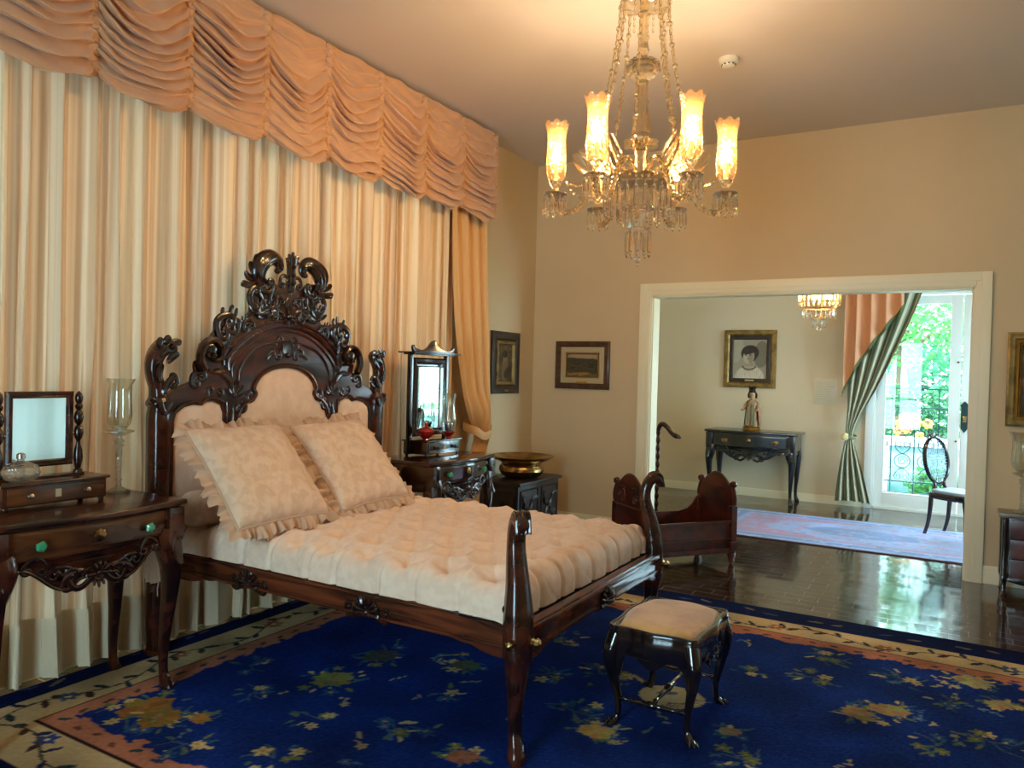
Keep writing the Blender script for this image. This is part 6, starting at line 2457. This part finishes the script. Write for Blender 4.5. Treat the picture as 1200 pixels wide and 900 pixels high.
# garden wall with coping
gw = thing('garden_wall', 'low pale garden wall with flat coping outside the french door', 'wall', (0, 12.6, -.14))
MB().box(-5, 5, -.12, .12, 0, .72, .01).build('wall_body', mat('blue_grey_render', (120, 146, 160), rough=.8, var=(3, (86, 120, 120), .4, .65)), gw)
MB().box(-5, 5, -.18, .18, .72, .84, .015).build('coping', mat('pale_coping', (186, 200, 206), rough=.7), gw)
gp = thing('garden_pillar', 'white rounded garden post in sunlight outside the french door', 'post', (-.98, 11.95, -.14))
MB().box(-.17, .17, -.17, .17, 0, .78, .03).build('post_body', mat('white_render', (236, 236, 232), rough=.7), gp)
MB().lathe([(0, .78), (.19, .78), (.2, .81), (.16, .84), (.15, .88), (.08, .93), (0, .95)], 18).build('cap', mat('white_cap', (236, 236, 232), rough=.7), gp)
# wrought-iron balustrade
ir = thing('balustrade', 'wrought iron scroll balustrade just outside the french door', 'railing', (.08, YE + .42, 0))
k = MB()
for z in (.16, .30, 1.20, 1.43):
    k.box(-1.0, 1.0, -.010, .010, z - .008, z + .008)
k.build('rail', M_iron, ir)
for i in range(9):
    x = -1.0 + i * .25
    MB().box(x - .007, x + .007, -.007, .007, -.02, 1.43).build('bar', M_iron, ir)
MM = lambda a, b, d: (a, d, b)
for i in range(8):
    x = -.875 + i * .25
    k = MB()
    for z, s in ((.55, 1), (.95, -1)):
        k.tube([MM(x + .085 * cos(a), z + .085 * sin(a), 0) for a in np.linspace(0, TAU, 20, endpoint=False)], .006, 6, closed=True)
        cscroll(k, MM, (x - .08, z - .17), (x + .08, z - .17), .5, .006, curl=.55, turns=1.2)
        cscroll(k, MM, (x - .08, z + .17), (x + .08, z + .17), -.5, .006, curl=.55, turns=1.2)
        k.tube([MM(p[0], p[1], 0) for p in spiral((x, z), .06, 0, 1.6, s, 24, .2)], .005, 6)
    k.tube([MM(x + .06 * cos(a), 1.315 + .06 * sin(a), 0) for a in np.linspace(0, TAU, 18, endpoint=False)], .006, 6, closed=True)
    k.build('scroll_panel', M_iron, ir)

LEAFM = [cloth('leaf_bright_green', (72, 132, 60), transl=.35, rough=.5), cloth('leaf_mid_green', (44, 102, 60), transl=.35, rough=.5), cloth('leaf_dark_green', (38, 92, 64), transl=.35, rough=.55)]
M_bark = mat('bark', (92, 76, 60), rough=.9, bump=(20, .6))


def leaves(k, n, cen, rad, size, rg):
    for _ in range(n):
        while True:
            p = (rg.uniform(-1, 1), rg.uniform(-1, 1), rg.uniform(-1, 1))
            d = p[0] ** 2 + p[1] ** 2 + p[2] ** 2
            if .15 < d < 1:
                break
        c = Vector((cen[0] + p[0] * rad[0], cen[1] + p[1] * rad[1], cen[2] + p[2] * rad[2]))
        L = size * rg.uniform(.6, 1.3)
        a = Vector((rg.uniform(-1, 1), rg.uniform(-1, 1), rg.uniform(-.7, .5))).normalized()
        b = a.cross(Vector((rg.uniform(-1, 1), rg.uniform(-1, 1), rg.uniform(-1, 1)))).normalized()
        n_ = a.cross(b)
        k.add([c, c + a * L * .4 + b * L * .24 + n_ * L * .05, c + a * L, c + a * L * .4 - b * L * .24 + n_ * L * .05], [(0, 1, 2), (0, 2, 3)])


def tree(label, x, y, h, crowns, n, size, mi, seed, name='tree', cat='tree', trunk=.14):
    rg = random.Random(seed)
    t = thing(name, label, cat, (x, y, -.14), 0, 'greenery outside the french door')
    k = MB()
    if trunk:
        k.ctube([(0, 0, 0, trunk), (.05, 0, h * .3, trunk * .75), (-.04, .05, h * .55, trunk * .55), (.02, 0, h * .85, trunk * .2)], 5, 9)
        for c in crowns:
            k.ctube([(0, 0, h * .4, trunk * .4), (c[0] * .5, c[1] * .5, (h * .4 + c[2]) / 2 + .1, trunk * .28), (c[0], c[1], c[2], trunk * .1)], 4, 7)
        k.build('trunk', M_bark, t)
    k = MB()
    tot = sum(c[3] * c[4] * c[5] for c in crowns)
    for c in crowns:
        leaves(k, int(n * c[3] * c[4] * c[5] / tot), c[:3], c[3:], size, rg)
    k.build('crown', LEAFM[mi], t, fixn=False, smooth=False)


tree('leafy tree overhanging the garden wall, its sprays crossing the bright sky', -.9, 15.2, 5.2, [(-.2, 0, 3.0, 1.3, 1.0, .6), (.9, -.3, 2.6, 1.0, .8, .5), (-.6, -.4, 2.3, .9, .8, .5), (.6, .2, 4.3, 1.1, .9, .4)], 1900, .17, 0, 1)
tree('broad mid-green tree standing behind the garden wall', .9, 17.0, 5.6, [(0, 0, 2.7, 1.5, 1.1, .6), (-1.0, .2, 2.4, 1.1, .9, .5), (.8, 0, 4.2, 1.1, .9, .5)], 1200, .2, 1, 2)
tree('dark tree farther back among the garden greenery', -2.4, 19.5, 5.5, [(0, 0, 3.2, 2.0, 1.3, 1.0), (1.4, .2, 2.2, 1.4, 1.0, .6)], 1000, .24, 2, 3)
tree('dense dark shrub filling the gap behind the garden wall coping', -.3, 14.0, 1.6, [(-.8, 0, 1.0, 1.0, .6, .62), (.5, .1, 1.1, 1.1, .6, .62), (1.6, 0, 1.0, .9, .6, .6)], 5000, .12, 1, 4, 'shrub', 'shrub', .05)
tree('bright low fern clump on the grass before the garden wall', -.25, 12.05, .5, [(.0, 0, .22, .34, .2, .24), (.5, 0, .20, .45, .2, .22), (1.0, 0, .22, .35, .2, .22)], 2200, .10, 0, 5, 'fern', 'plant', 0)
tree('leafy hedge closing the garden far behind the trees', .5, 23.0, 2.4, [(-4, 0, 1.3, 2.6, .8, 1.4), (0, 0, 1.4, 2.6, .8, 1.5), (4, 0, 1.3, 2.6, .8, 1.4)], 7000, .26, 2, 6, 'hedge', 'hedge', 0)
# blossoms
fb = thing('flower_clump', 'clump of yellow and orange blossoms above the garden wall coping', 'flowers', (-.52, 13.2, -.14))
rg = random.Random(3)
k = MB()
for i in range(10):
    x, y, z = rg.uniform(-.24, .24), rg.uniform(-.08, .08), rg.uniform(.80, 1.15)
    k.tube([(x * .3, y * .3, 0), (x * .8, y, z * .6), (x, y, z)], .008, 5)
k.build('stems', LEAFM[1], fb)
k = MB()
rg = random.Random(3)
for i in range(10):
    x, y, z = rg.uniform(-.24, .24), rg.uniform(-.08, .08), rg.uniform(.80, 1.15)
    for j in range(7):
        a = TAU * j / 7
        k.ball((x + .045 * cos(a), y - .01, z + .045 * sin(a)), (.034, .014, .034), 7, 5)
k.build('blossoms', mat('orange_yellow_petals', (244, 180, 40), rough=.6, var=(5, (236, 120, 60), .45, .55)), fb)
